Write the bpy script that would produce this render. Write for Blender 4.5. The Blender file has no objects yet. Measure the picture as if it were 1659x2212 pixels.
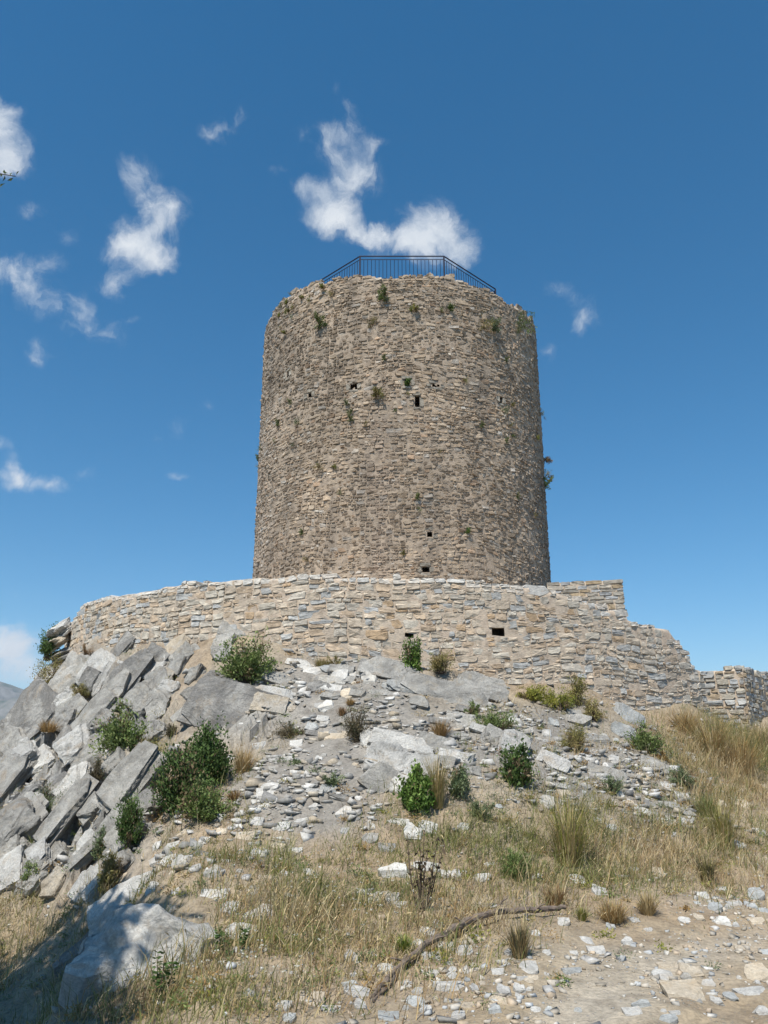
import bpy, bmesh, math, random, time
import numpy as np
from mathutils import Vector, Matrix, noise as mnoise

T0 = time.time()
scene = bpy.context.scene
COL = scene.collection
R = math.radians

# ------------------------------------------------------------------ camera
EYE = np.array([0.0, 0.0, 1.6])
PITCH = R(17.2)
FPX = 1769.0                      # focal length for a picture 1659 wide, 2212 high
CX, CY = 829.5, 1106.0
FW = np.array([0, math.cos(PITCH), math.sin(PITCH)])
UP = np.array([0, -math.sin(PITCH), math.cos(PITCH)])
cam_d = bpy.data.cameras.new('camera')
cam = bpy.data.objects.new('camera', cam_d)
COL.objects.link(cam)
cam.location = EYE
cam.rotation_euler = (math.pi / 2 + PITCH, 0, 0)
cam_d.sensor_fit = 'VERTICAL'
cam_d.sensor_height = 36.0
cam_d.lens = 36.0 * FPX / 2212.0
cam_d.clip_start = 0.05
cam_d.clip_end = 40000
scene.camera = cam

# ------------------------------------------------------------------ light and sky
SUN_EL, SUN_AZ = R(58), R(25)     # the sun stands behind the viewer, a little to the left
SUN_POS = Vector((-math.sin(SUN_AZ) * math.cos(SUN_EL), -math.cos(SUN_AZ) * math.cos(SUN_EL), math.sin(SUN_EL)))
sd = bpy.data.lights.new('sun', 'SUN')
sd.energy = 5.0
sd.angle = R(0.53)
sd.color = (1.0, 0.945, 0.85)
so = bpy.data.objects.new('sun', sd)
COL.objects.link(so)
so.location = (-8, -20, 40)
so.rotation_euler = (-SUN_POS).to_track_quat('-Z', 'Y').to_euler()
scene.view_settings.view_transform = 'Standard'
scene.view_settings.look = 'None'
scene.view_settings.gamma = 1
scene.view_settings.exposure = 0.28
scene.view_settings.use_curve_mapping = False
scene.cycles.max_bounces = 5
scene.cycles.diffuse_bounces = 2
scene.cycles.glossy_bounces = 1
scene.cycles.transmission_bounces = 2
scene.cycles.volume_bounces = 0
scene.cycles.transparent_max_bounces = 4


def ray(px, py):
    d = FW + np.array([1.0, 0, 0]) * (px - CX) / FPX + UP * (CY - py) / FPX
    return d / np.linalg.norm(d)


def proj(P):
    """world points (N,3) -> picture x, y (1659 wide) and depth"""
    P = np.atleast_2d(np.asarray(P, float)) - EYE
    f = P @ FW
    fs = np.where(f > 0.05, f, 0.05)
    return CX + P[:, 0] / fs * FPX, CY - (P @ UP) / fs * FPX, f


def azel(px, py):
    d = ray(px, py)
    return math.atan2(d[0], d[1]), math.asin(d[2])


world = bpy.data.worlds.new('World')
scene.world = world
world.use_nodes = True
world.cycles.sampling_method = 'MANUAL'
world.cycles.sample_map_resolution = 256
wn, wl = world.node_tree.nodes, world.node_tree.links
wn.clear()


def W(t, **kw):
    n = wn.new(t)
    for k, v in kw.items():
        setattr(n, k, v)
    return n


sky = W('ShaderNodeTexSky', sky_type='NISHITA', sun_disc=False, sun_elevation=SUN_EL, altitude=900.0,
        air_density=1.0, dust_density=0.35, ozone_density=2.6)
sky.sun_rotation = math.pi + SUN_AZ
wtc = W('ShaderNodeTexCoord')
wsep = W('ShaderNodeSeparateXYZ')
wl.new(wtc.outputs['Generated'], wsep.inputs[0])


def wmath(op, a, b=None, c=None, clamp=False):
    n = W('ShaderNodeMath', operation=op, use_clamp=clamp)
    for i, v in enumerate((a, b, c)):
        if v is None:
            continue
        if isinstance(v, (int, float)):
            n.inputs[i].default_value = v
        else:
            wl.new(v, n.inputs[i])
    return n.outputs[0]


w_az = wmath('ARCTAN2', wsep.outputs[0], wsep.outputs[1])
w_el = wmath('ARCSINE', wsep.outputs[2])
wcomb = W('ShaderNodeCombineXYZ')
wl.new(w_az, wcomb.inputs[0])
wl.new(w_el, wcomb.inputs[1])


def wnoise(scale, detail, rough, vec, dist=0.0):
    n = W('ShaderNodeTexNoise')
    n.inputs['Scale'].default_value = scale
    n.inputs['Detail'].default_value = detail
    n.inputs['Roughness'].default_value = rough
    n.inputs['Distortion'].default_value = dist
    wl.new(vec, n.inputs['Vector'])
    return n


# ragged edges: bend the cloud coordinates with two octaves of noise
wn1 = wnoise(12, 7, 0.62, wcomb.outputs[0])
wv1 = W('ShaderNodeVectorMath', operation='MULTIPLY_ADD')
wl.new(wn1.outputs['Color'], wv1.inputs[0])
wv1.inputs[1].default_value = (0.060, 0.060, 0)
wl.new(wcomb.outputs[0], wv1.inputs[2])
wv2 = W('ShaderNodeVectorMath', operation='ADD')
wl.new(wv1.outputs[0], wv2.inputs[0])
wv2.inputs[1].default_value = (-0.030, -0.030, 0)


def Z(x, y):
    return .5208 * x, 173 + .5208 * y


CLOUDS = []
for x, y, a, b, w in [
        (590, 340, 75, 60, .7), (590, 440, 60, 75, .75), (690, 530, 100, 85, 1), (620, 620, 115, 95, 1), (590, 720, 120, 95, 1),
        (500, 650, 60, 60, .7), (480, 830, 80, 50, .6), (490, 880, 45, 40, .5), (660, 760, 60, 60, .8), (440, 720, 50, 60, .4),
        (1460, 130, 36, 55, .6), (1420, 220, 85, 50, .75), (1550, 260, 60, 38, .75), (1340, 230, 60, 50, .45), (1250, 250, 30, 60, .3),
        (1350, 310, 60, 42, .5), (1470, 350, 75, 75, .9), (1450, 440, 110, 65, 1), (1270, 465, 65, 38, .65), (1370, 520, 95, 80, 1),
        (1380, 580, 95, 60, 1), (1480, 630, 95, 52, 1), (1570, 665, 110, 52, .95), (1600, 620, 70, 32, .7),
        (0, 60, 26, 45, .6), (20, 220, 95, 110, 1), (50, 310, 85, 70, .9), (20, 170, 60, 60, .9), (30, 370, 70, 40, .6),
        (920, 205, 75, 55, .75), (1010, 140, 32, 48, .5), (880, 240, 40, 30, .4),
        (130, 550, 60, 48, .55), (40, 760, 70, 45, .4), (80, 830, 105, 50, .55), (190, 780, 90, 42, .55), (160, 890, 105, 52, .6),
        (250, 960, 115, 50, .75), (370, 1020, 95, 45, .85), (460, 1070, 65, 36, .75), (520, 1015, 60, 20, .45), (340, 930, 45, 42, .45),
        (270, 670, 65, 42, .35), (170, 1110, 75, 42, .4), (140, 1165, 42, 32, .35), (20, 800, 60, 40, .45),
        (50, 1640, 115, 45, .65), (200, 1655, 110, 36, .6), (50, 1580, 36, 60, .4), (740, 1630, 60, 20, .45), (730, 1455, 42, 34, .5),
        (640, 1485, 18, 24, .4), (870, 1370, 60, 22, .3), (0, 1490, 50, 24, .45), (360, 1610, 55, 28, .3), (1150, 385, 55, 22, .4),
        (890, 1520, 20, 20, .3), (1000, 1180, 24, 40, .3), (1395, 30, 50, 40, .25)]:
    u, v = Z(x, y)
    CLOUDS.append((u, v, a * .5208, b * .5208, w))
CLOUDS += [(905, 480, 42, 42, .85), (935, 475, 46, 46, 1), (965, 515, 48, 42, .95), (997, 552, 36, 30, .8), (880, 530, 46, 34, .9), (930, 550, 60, 34, .8),
           (1270, 685, 30, 30, .75), (1250, 715, 18, 16, .5), (1240, 650, 18, 16, .4), (1205, 622, 34, 18, .42), (1180, 755, 22, 20, .35),
           (10, 1430, 85, 60, 1.2), (50, 1385, 56, 42, 1.0), (10, 1370, 60, 34, .9), (60, 1450, 50, 30, .5), (40, 1275, 40, 14, .25)]
acc = None
for (u, v, a, b, w) in CLOUDS:
    c = azel(u, v)
    ex, ey = azel(u + a, v), azel(u, v + b)
    ra = math.hypot(ex[0] - c[0], ex[1] - c[1]) * 1.55
    rb = math.hypot(ey[0] - c[0], ey[1] - c[1]) * 1.55
    m = W('ShaderNodeMapping', vector_type='TEXTURE')
    m.inputs['Location'].default_value = (c[0], c[1], 0)
    m.inputs['Rotation'].default_value = (0, 0, math.atan2(ex[1] - c[1], ex[0] - c[0]))
    m.inputs['Scale'].default_value = (ra, rb, 1)
    wl.new(wv2.outputs[0], m.inputs[0])
    g = W('ShaderNodeTexGradient', gradient_type='SPHERICAL')
    wl.new(m.outputs[0], g.inputs[0])
    acc = wmath('MULTIPLY', g.outputs['Fac'], w) if acc is None else wmath('MULTIPLY_ADD', g.outputs['Fac'], w * (1.28 if w < .7 else 1.0), acc)
# loose fair-weather cloud over the rest of the sky, of the same kind (none is seen beyond what the list places)
wnb = wnoise(2.6, 4, 0.55, wtc.outputs['Generated'])
w_aabs = wmath('ABSOLUTE', w_az)
w_out = wmath('SMOOTH_MIN', 1.0, wmath('MULTIPLY', wmath('SUBTRACT', w_aabs, 0.62), 5.0, clamp=True), 0.1)
w_bg = wmath('MULTIPLY', wmath('MULTIPLY', wmath('SUBTRACT', wnb.outputs['Fac'], 0.60), 4.0, clamp=True), w_out)
w_S = wmath('ADD', acc, w_bg)
wn2 = wnoise(19, 9, 0.68, wv2.outputs[0], 0.5)
wn3 = wnoise(11, 5, 0.6, wv2.outputs[0])
w_sat = wmath('MULTIPLY', w_S, 2.0, clamp=True)
w_f = wmath('MULTIPLY', wmath('MULTIPLY_ADD', wn2.outputs['Fac'], 2.5, -1.32), w_sat)
w_D2 = wmath('MULTIPLY_ADD', w_S, 0.86, w_f)
mr = W('ShaderNodeMapRange', interpolation_type='SMOOTHSTEP')
wl.new(w_D2, mr.inputs[0])
mr.inputs[1].default_value = 0.08
mr.inputs[2].default_value = 1.55
# cloud tone: dazzling where thick and sunlit, faintly grey-blue where the folds turn away
wr = W('ShaderNodeValToRGB')
wr.color_ramp.elements[0].position = 0.30
wr.color_ramp.elements[0].color = (0.62, 0.70, 0.80, 1)
wr.color_ramp.elements[1].position = 0.68
wr.color_ramp.elements[1].color = (0.90, 0.93, 0.96, 1)
wl.new(wn3.outputs['Fac'], wr.inputs[0])
SKY_STRENGTH = 0.10
wcs = W('ShaderNodeVectorMath', operation='SCALE')
wl.new(wr.outputs[0], wcs.inputs[0])
wcs.inputs['Scale'].default_value = 0.80 / SKY_STRENGTH
wmix = W('ShaderNodeMix', data_type='RGBA')
wl.new(wmath('MULTIPLY', mr.outputs[0], 0.97), wmix.inputs['Factor'])
wl.new(sky.outputs[0], wmix.inputs['A'])
wl.new(wcs.outputs[0], wmix.inputs['B'])
whs = W('ShaderNodeHueSaturation')
whs.inputs['Hue'].default_value = 0.490
whs.inputs['Saturation'].default_value = 1.36
whs.inputs['Value'].default_value = 1.13
wl.new(sky.outputs[0], whs.inputs['Color'])
wl.new(whs.outputs[0], wmix.inputs['A'])
wbg = W('ShaderNodeBackground')
wbg.inputs['Strength'].default_value = SKY_STRENGTH
wl.new(wmix.outputs['Result'], wbg.inputs['Color'])
wo = W('ShaderNodeOutputWorld')
wl.new(wbg.outputs[0], wo.inputs['Surface'])

# ------------------------------------------------------------------ helpers
rng = np.random.default_rng(7)


def _hash(ix, iy, iz, seed):
    h = (ix.astype(np.int64) * 374761393 + iy.astype(np.int64) * 668265263 + iz.astype(np.int64) * 2147483647 + seed * 1274126177) & 0xffffffff
    h = ((h ^ (h >> 13)) * 1274126177) & 0xffffffff
    h = ((h ^ (h >> 16)) * 2246822519) & 0xffffffff
    return ((h ^ (h >> 15)) & 0xffff) / 65535.0


def vnoise(x, y, z=0.0, seed=0):
    """smooth value noise in [-1, 1], vectorised"""
    x, y, z = np.broadcast_arrays(np.asarray(x, float), np.asarray(y, float), np.asarray(z, float))
    ix, iy, iz = np.floor(x), np.floor(y), np.floor(z)
    fx, fy, fz = x - ix, y - iy, z - iz
    fx, fy, fz = [f * f * f * (f * (f * 6 - 15) + 10) for f in (fx, fy, fz)]
    out = 0
    for dx in (0, 1):
        for dy in (0, 1):
            for dz in (0, 1):
                w = (fx if dx else 1 - fx) * (fy if dy else 1 - fy) * (fz if dz else 1 - fz)
                out = out + w * _hash(ix + dx, iy + dy, iz + dz, seed)
    return out * 2 - 1


def fbm(x, y, z=0.0, octaves=4, seed=0, gain=0.5):
    a, s, t = 1.0, 0.0, 0.0
    for o in range(octaves):
        s = s + a * vnoise(x * 2 ** o, y * 2 ** o, np.asarray(z, float) * 2 ** o, seed + o * 17)
        t += a
        a *= gain
    return s / t


def mesh_np(name, V, F, mat=None, col=None, smooth=False):
    """mesh from numpy vertices and a list of faces (or an (N,k) array)"""
    me = bpy.data.meshes.new(name)
    V = np.asarray(V, np.float32)
    if isinstance(F, np.ndarray):
        n, k = F.shape
        me.vertices.add(len(V))
        me.vertices.foreach_set('co', V.ravel())
        me.loops.add(n * k)
        me.loops.foreach_set('vertex_index', F.astype(np.int32).ravel())
        me.polygons.add(n)
        me.polygons.foreach_set('loop_start', np.arange(0, n * k, k, dtype=np.int32))
        me.polygons.foreach_set('loop_total', np.full(n, k, np.int32))
        me.update(calc_edges=True)
        me.validate()
    else:
        me.from_pydata(V.tolist(), [], F)
        me.update()
    if col is not None:
        at = me.color_attributes.new('Col', 'FLOAT_COLOR', 'POINT')
        c = np.ones((len(V), 4), np.float32)
        c[:, :3] = col
        at.data.foreach_set('color', c.ravel())
    if smooth:
        me.polygons.foreach_set('use_smooth', np.ones(len(me.polygons), bool))
    if mat is not None:
        me.materials.append(mat)
    return me


def obj(name, me, parent=None, loc=None, rot=None, scale=None):
    o = bpy.data.objects.new(name, me)
    COL.objects.link(o)
    if parent is not None:
        o.parent = parent
    if loc is not None:
        o.location = loc
    if rot is not None:
        o.rotation_euler = rot
    if scale is not None:
        o.scale = scale if hasattr(scale, '__len__') else (scale,) * 3
    return o


def tag(o, label=None, cat=None, group=None, kind=None):
    for k, v in (('label', label), ('category', cat), ('group', group), ('kind', kind)):
        if v:
            o[k] = v
    return o


def nt(name):
    m = bpy.data.materials.new(name)
    m.use_nodes = True
    t = m.node_tree
    t.nodes.clear()
    out = t.nodes.new('ShaderNodeOutputMaterial')
    b = t.nodes.new('ShaderNodeBsdfPrincipled')
    b.inputs['Roughness'].default_value = 0.9
    b.inputs['Specular IOR Level'].default_value = 0.25
    t.links.new(b.outputs[0], out.inputs['Surface'])
    return m, t, b


class NB:
    """small node-building helper"""
    def __init__(s, t):
        s.t = t

    def n(s, typ, **kw):
        x = s.t.nodes.new(typ)
        for k, v in kw.items():
            setattr(x, k, v)
        return x

    def set(s, sock, v):
        if hasattr(v, 'is_output'):
            s.t.links.new(v, sock)
        else:
            sock.default_value = v

    def noise(s, vec, scale, detail=3, rough=0.55, dist=0.0):
        x = s.n('ShaderNodeTexNoise')
        s.set(x.inputs['Vector'], vec)
        x.inputs['Scale'].default_value = scale
        x.inputs['Detail'].default_value = detail
        x.inputs['Roughness'].default_value = rough
        x.inputs['Distortion'].default_value = dist
        return x.outputs['Fac']

    def ramp(s, fac, stops):
        x = s.n('ShaderNodeValToRGB')
        el = x.color_ramp.elements
        while len(el) < len(stops):
            el.new(0.5)
        for e, (p, c) in zip(el, stops):
            e.position = p
            e.color = (*c, 1) if len(c) == 3 else c
        s.set(x.inputs[0], fac)
        return x.outputs[0]

    def mix(s, fac, a, b, mode='MIX'):
        x = s.n('ShaderNodeMix', data_type='RGBA', blend_type=mode)
        s.set(x.inputs['Factor'], fac)
        s.set(x.inputs['A'], a if hasattr(a, 'is_output') else (*a, 1))
        s.set(x.inputs['B'], b if hasattr(b, 'is_output') else (*b, 1))
        return x.outputs['Result']

    def math(s, op, a, b=0.0, clamp=False):
        x = s.n('ShaderNodeMath', operation=op, use_clamp=clamp)
        s.set(x.inputs[0], a)
        s.set(x.inputs[1], b)
        return x.outputs[0]

    def mr(s, v, a, b, c=0.0, d=1.0):
        x = s.n('ShaderNodeMapRange')
        s.set(x.inputs[0], v)
        for i, q in enumerate((a, b, c, d)):
            x.inputs[1 + i].default_value = q
        return x.outputs[0]

    def bump(s, h, strength, dist, normal=None):
        x = s.n('ShaderNodeBump')
        s.set(x.inputs['Height'], h)
        x.inputs['Strength'].default_value = strength
        x.inputs['Distance'].default_value = dist
        if normal is not None:
            s.t.links.new(normal, x.inputs['Normal'])
        return x.outputs[0]

    def mapping(s, vec, scale):
        x = s.n('ShaderNodeMapping')
        s.set(x.inputs['Vector'], vec)
        x.inputs['Scale'].default_value = scale
        return x.outputs[0]


def mat_masonry(name, grime, lichen):
    """stone or mortar: colour from the piece itself, weathering and grain on top"""
    m, t, b = nt(name)
    q = NB(t)
    at = q.n('ShaderNodeAttribute', attribute_name='Col').outputs['Color']
    pos = q.n('ShaderNodeNewGeometry').outputs['Position']
    n1 = q.noise(pos, 9, 5, 0.65)
    c = q.mix(1.0, at, q.ramp(n1, [(0.28, (0.62, 0.60, 0.58)), (0.5, (1, 1, 1)), (0.75, (1.28, 1.25, 1.2))]), 'MULTIPLY')
    st = q.noise(q.mapping(pos, (1.6, 1.6, 0.35)), 1.0, 5, 0.6)
    c = q.mix(q.math('MULTIPLY', q.mr(st, 0.50, 0.72), grime), c, (0.115, 0.098, 0.082))
    li = q.noise(pos, 5.5, 6, 0.7)
    c = q.mix(q.math('MULTIPLY', q.mr(li, 0.60, 0.70), lichen), c, (0.50, 0.49, 0.45))
    t.links.new(c, b.inputs['Base Color'])
    fine = q.noise(q.mapping(pos, (1, 1, 2.2)), 26, 5, 0.7)
    t.links.new(q.bump(fine, 0.75, 0.028), b.inputs['Normal'])
    b.inputs['Roughness'].default_value = 0.93
    return m


M = {}
M['tower_stone'] = mat_masonry('weathered_rubble', 0.50, 0.35)
M['wall_stone'] = mat_masonry('repointed_rubble', 0.16, 0.30)


def mat_rock(name, base, pale, tan, tan_amt, loose=False):
    m, t, b = nt(name)
    q = NB(t)
    tc = q.n('ShaderNodeTexCoord').outputs['Object']
    pos = q.n('ShaderNodeNewGeometry').outputs['Position']
    oi = q.n('ShaderNodeObjectInfo').outputs['Random']
    n1 = q.noise(pos, 2.3, 6, 0.62)
    strata = q.noise(q.mapping(tc, (1.1, 1.1, 16.0)), 1.8, 7, 0.72, 0.3)
    c = q.mix(q.mr(strata, 0.36, 0.66), base, pale)
    c = q.mix(1.0, c, q.ramp(n1, [(0.25, (0.72, 0.72, 0.72)), (0.5, (1, 1, 1)), (0.75, (1.2, 1.2, 1.18))]), 'MULTIPLY')
    if not loose:
        pat = q.noise(pos, 1.35, 7, 0.72, 0.6)
        c = q.mix(q.math('MULTIPLY', q.mr(pat, 0.50, 0.60), 0.55), c, (0.56, 0.545, 0.51))
        pat2 = q.noise(q.mapping(pos, (1, 1, .6)), 2.1, 6, 0.7, 0.8)
        c = q.mix(q.math('MULTIPLY', q.mr(pat2, 0.58, 0.66), 0.5), c, (0.40, 0.315, 0.22))
    gr = q.noise(pos, 38, 5, 0.75)
    c = q.mix(1.0, c, q.ramp(gr, [(0.3, (0.74, 0.74, 0.73)), (0.5, (1, 1, 1)), (0.7, (1.24, 1.23, 1.2))]), 'MULTIPLY')
    n2 = q.noise(pos, 5.0, 5, 0.68, 0.3)
    c = q.mix(q.math('MULTIPLY', q.mr(n2, 0.53, 0.68), tan_amt), c, tan)
    v = q.n('ShaderNodeTexNoise')
    v.inputs['Scale'].default_value = 3.1
    v.inputs['Detail'].default_value = 4
    v.inputs['Distortion'].default_value = 1.2
    t.links.new(tc, v.inputs['Vector'])
    vein = q.math('ABSOLUTE', q.math('SUBTRACT', v.outputs['Fac'], 0.5))
    c = q.mix(q.math('MULTIPLY', q.mr(vein, 0.010, 0.0), 0.28), c, (0.60, 0.59, 0.57))
    dk = q.noise(pos, 14.0, 4, 0.7)
    c = q.mix(q.math('MULTIPLY', q.mr(dk, 0.60, 0.74), 0.20 if loose else 0.42), c, (0.12, 0.118, 0.115))
    c = q.mix(1.0, c, q.ramp(oi, [(0.0, (0.86, 0.86, 0.86)), (1.0, (1.13, 1.12, 1.1))]), 'MULTIPLY')
    t.links.new(c, b.inputs['Base Color'])
    f1 = q.noise(q.mapping(tc, (1, 1, 9.0)), 3.5, 8, 0.75, 0.4)
    f2 = q.noise(pos, 34, 6, 0.75)
    nb = q.bump(f1, 0.6, 0.03) if loose else q.bump(f1, 0.9, 0.13)
    t.links.new(q.bump(f2, 0.7, 0.02, nb), b.inputs['Normal'])
    b.inputs['Roughness'].default_value = 0.82
    return m


ROCKS = {'grey': ((0.265, 0.256, 0.238), (0.48, 0.467, 0.435), (0.42, 0.345, 0.245), 0.45), 'dark': ((0.20, 0.195, 0.185), (0.31, 0.30, 0.285), (0.29, 0.245, 0.185), 0.35),
         'pale': ((0.42, 0.412, 0.39), (0.60, 0.59, 0.565), (0.52, 0.43, 0.32), 0.40), 'tan': ((0.46, 0.39, 0.295), (0.60, 0.53, 0.43), (0.46, 0.31, 0.16), 0.35),
         'blue': ((0.33, 0.345, 0.345), (0.50, 0.515, 0.51), (0.44, 0.40, 0.32), 0.2)}
for k_, a_ in ROCKS.items():
    b_ = (tuple(x * 1.22 for x in a_[0]), tuple(x * 1.2 for x in a_[1]), a_[2], a_[3]) if k_ == 'pale' else a_
    M['rock_' + k_] = mat_rock(k_ + '_rock', *b_)
    M['loose_' + k_] = mat_rock(k_ + '_loose_stone', *a_, loose=True)


def mat_leaf(name, trans=0.3):
    m, t, b = nt(name)
    q = NB(t)
    at = q.n('ShaderNodeAttribute', attribute_name='Col').outputs['Color']
    t.links.new(at, b.inputs['Base Color'])
    b.inputs['Roughness'].default_value = 0.6
    tr = q.n('ShaderNodeBsdfTranslucent')
    t.links.new(at, tr.inputs['Color'])
    mx = q.n('ShaderNodeMixShader')
    mx.inputs[0].default_value = trans
    t.links.new(b.outputs[0], mx.inputs[1])
    t.links.new(tr.outputs[0], mx.inputs[2])
    out = [n for n in t.nodes if n.type == 'OUTPUT_MATERIAL'][0]
    t.links.new(mx.outputs[0], out.inputs['Surface'])
    return m


M['leaf'] = mat_leaf('leaf', 0.30)
M['straw'] = mat_leaf('straw', 0.25)


def mat_plain(name, col, rough=0.6, metal=0.0, var=0.25, scale=20):
    m, t, b = nt(name)
    q = NB(t)
    pos = q.n('ShaderNodeNewGeometry').outputs['Position']
    n1 = q.noise(pos, scale, 5, 0.65)
    c = q.mix(1.0, col, q.ramp(n1, [(0.3, (1 - var,) * 3), (0.7, (1 + var,) * 3)]), 'MULTIPLY')
    t.links.new(c, b.inputs['Base Color'])
    b.inputs['Roughness'].default_value = rough
    b.inputs['Metallic'].default_value = metal
    t.links.new(q.bump(n1, 0.4, 0.004), b.inputs['Normal'])
    return m


M['bark'] = mat_plain('bark', (0.10, 0.075, 0.055), 0.9, 0, 0.4, 30)
M['deadwood'] = mat_plain('dead_wood', (0.165, 0.130, 0.105), 0.85, 0, 0.5, 18)
M['iron'] = mat_plain('painted_iron', (0.030, 0.026, 0.040), 0.5, 0.3, 0.3, 40)
M['hole'] = mat_plain('hole_lining', (0.14, 0.115, 0.09), 0.95, 0, 0.3, 12)

# ------------------------------------------------------------------ ground
TC = np.array([0.58, 27.0])       # axis of the tower and of its ring wall
TR = 4.9
RR = 10.3
RAD = math.pi / 180


def circle_hit(px, py, rad):
    d = ray(px, py)
    dx, dy = d[0], d[1]
    a = dx * dx + dy * dy
    b = -2 * (dx * TC[0] + dy * TC[1])
    c = TC @ TC - rad * rad
    disc = b * b - 4 * a * c
    if disc < 0:
        return None
    t = (-b - math.sqrt(disc)) / (2 * a)
    return EYE + d * t


def prof(points, rad):
    """picture points along a wall top -> height as a function of arc length"""
    a = []
    for px, py in points:
        p = circle_hit(px, py, rad)
        if p is None:
            continue
        a.append((math.atan2(p[0] - TC[0], TC[1] - p[1]) * rad, p[2]))
    a.sort()
    a = np.array(a)
    return lambda u: float(np.interp(u, a[:, 0], a[:, 1]))


r_top = prof([(160, 1338), (180, 1303), (200, 1291), (262, 1281), (345, 1267), (358, 1259), (440, 1252), (545, 1241), (640, 1238), (760, 1239), (870, 1240), (960, 1243),
              (1050, 1252), (1130, 1260), (1195, 1271), (1260, 1291), (1342, 1318), (1352, 1330), (1400, 1343), (1443, 1353), (1453, 1370), (1470, 1384), (1482, 1408), (1500, 1436), (1530, 1452), (1560, 1470)], RR)


def at_y(px, py, y):
    d = ray(px, py)
    return EYE + d * (y / d[1])


FOOT = [(190, 1392), (255, 1412), (328, 1394), (401, 1400), (474, 1375), (591, 1388), (700, 1425), (810, 1423), (883, 1438), (992, 1452),
        (1083, 1474), (1180, 1480), (1273, 1490), (1364, 1535), (1440, 1530), (1491, 1524)]
CP = [circle_hit(x, y, RR + .05) for x, y in FOOT]
CP = [p for p in CP if p is not None]
for px, py, y in [
        (829, 2212, 6.05), (1250, 2212, 6.05), (1659, 2212, 6.05), (450, 2212, 6.1), (235, 2205, 7.0), (150, 2212, 9.7), (0, 2180, 10.3),
        (829, 2000, 8.5), (1200, 2000, 8.8), (1450, 2000, 9.1), (1659, 2000, 9.3), (480, 2000, 8.4),
        (829, 1850, 10.5), (1100, 1850, 10.9), (1350, 1850, 11.5), (1659, 1850, 12.6), (480, 1850, 10.5), (620, 1850, 10.5),
        (829, 1700, 12.1), (1100, 1700, 12.5), (1350, 1700, 13.6), (1659, 1700, 16.2), (560, 1700, 12.3), (400, 1750, 12.2),
        (1600, 1600, 18.6), (1300, 1600, 15.2), (1000, 1600, 13.8), (700, 1600, 13.8), (1150, 1540, 15.6), (560, 1600, 14.2), (450, 1600, 14.5),
        (700, 1500, 15.4), (850, 1500, 15.3), (560, 1480, 16.0),
        (300, 1450, 18.4), (300, 1550, 16.6), (300, 1650, 14.8), (230, 1750, 13.2), (250, 1850, 12.0),
        (170, 1450, 20.8), (150, 1550, 18.8), (120, 1650, 16.9), (90, 1750, 15.2), (90, 1850, 13.6),
        (90, 1500, 21.3), (45, 1590, 19.7), (15, 1670, 18.0), (0, 1760, 15.8), (0, 1850, 14.2), (0, 1950, 13.0),
        (130, 1950, 12.4), (60, 2080, 11.4), (165, 2080, 10.8), (285, 1950, 9.9), (345, 2000, 8.6), (330, 2110, 7.3),
        (1560, 1555, 20.2), (1659, 1560, 20.6)]:
    CP.append(at_y(px, py, y))
CP += [np.array(p) for p in [
    (-14, 24, -2.5), (-12.5, 19, -3.0), (-10.5, 15, -3.0), (-9, 12, -2.6), (-7.5, 9, -1.8), (-6.5, 6, -1.2), (-18, 20, -8), (-14, 12, -7), (-12, 5, -4), (-20, 30, -9),
    (-13, 30, 0.5), (-7, 3, -0.8), (-4, 2, -0.3), (0, 2, 0), (4, 2, 0), (0, -5, -.1), (5, -5, 0), (-5, -5, -.5), (9, 2, 0.1), (14, 8, .5), (14, 14, 1.6), (16, 21, 2.3), (13, 25, 2.6),
    (20, 30, 1.5), (25, 20, 1.5), (25, 5, 0), (0, -20, -1.5), (-15, -15, -3), (20, -20, -1), (11, 33, 3.0), (0, 40, 1), (-12, 38, -1)]]
CP = np.array(CP)
keep = []
for i, p in enumerate(CP):
    if all(np.hypot(*(p[:2] - CP[j][:2])) > 0.35 for j in keep):
        keep.append(i)
CP = CP[keep]


def _rbf(d):
    return np.sqrt(d * d + 0.5)


_n = len(CP)
_A = np.zeros((_n + 3, _n + 3))
_A[:_n, :_n] = _rbf(np.hypot(CP[:, None, 0] - CP[None, :, 0], CP[:, None, 1] - CP[None, :, 1])) + np.eye(_n) * -0.02
_A[:_n, _n:] = np.c_[np.ones(_n), CP[:, :2]]
_A[_n:, :_n] = _A[:_n, _n:].T
_wt = np.linalg.solve(_A, np.r_[CP[:, 2], 0, 0, 0])


def gauss(px, py, spec):
    s = np.zeros_like(px)
    for x, y, a, b, w in spec:
        s += w * np.exp(-((px - x) / a) ** 2 - ((py - y) / b) ** 2)
    return s


G_CLIFF = [(180, 1560, 170, 150, 1.2), (90, 1760, 160, 130, 1.0), (260, 1750, 60, 110, .8), (520, 1540, 90, 70, .7), (60, 1860, 90, 60, .6)]
G_PATH = [(1430, 2080, 180, 45, 1.0), (1300, 2160, 130, 50, .95), (1620, 2030, 90, 35, .6), (1640, 1700, 60, 30, .5), (1230, 2205, 110, 30, .7)]
G_SCREE = [(760, 1560, 150, 110, 1.2), (620, 1700, 150, 70, 1.0), (1050, 1600, 180, 70, .8), (1300, 1670, 170, 70, 1.1), (700, 1760, 140, 50, .6), (1200, 1550, 90, 40, .6),
           (1430, 1760, 90, 40, .6), (700, 1480, 130, 50, 1.0)]


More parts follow.
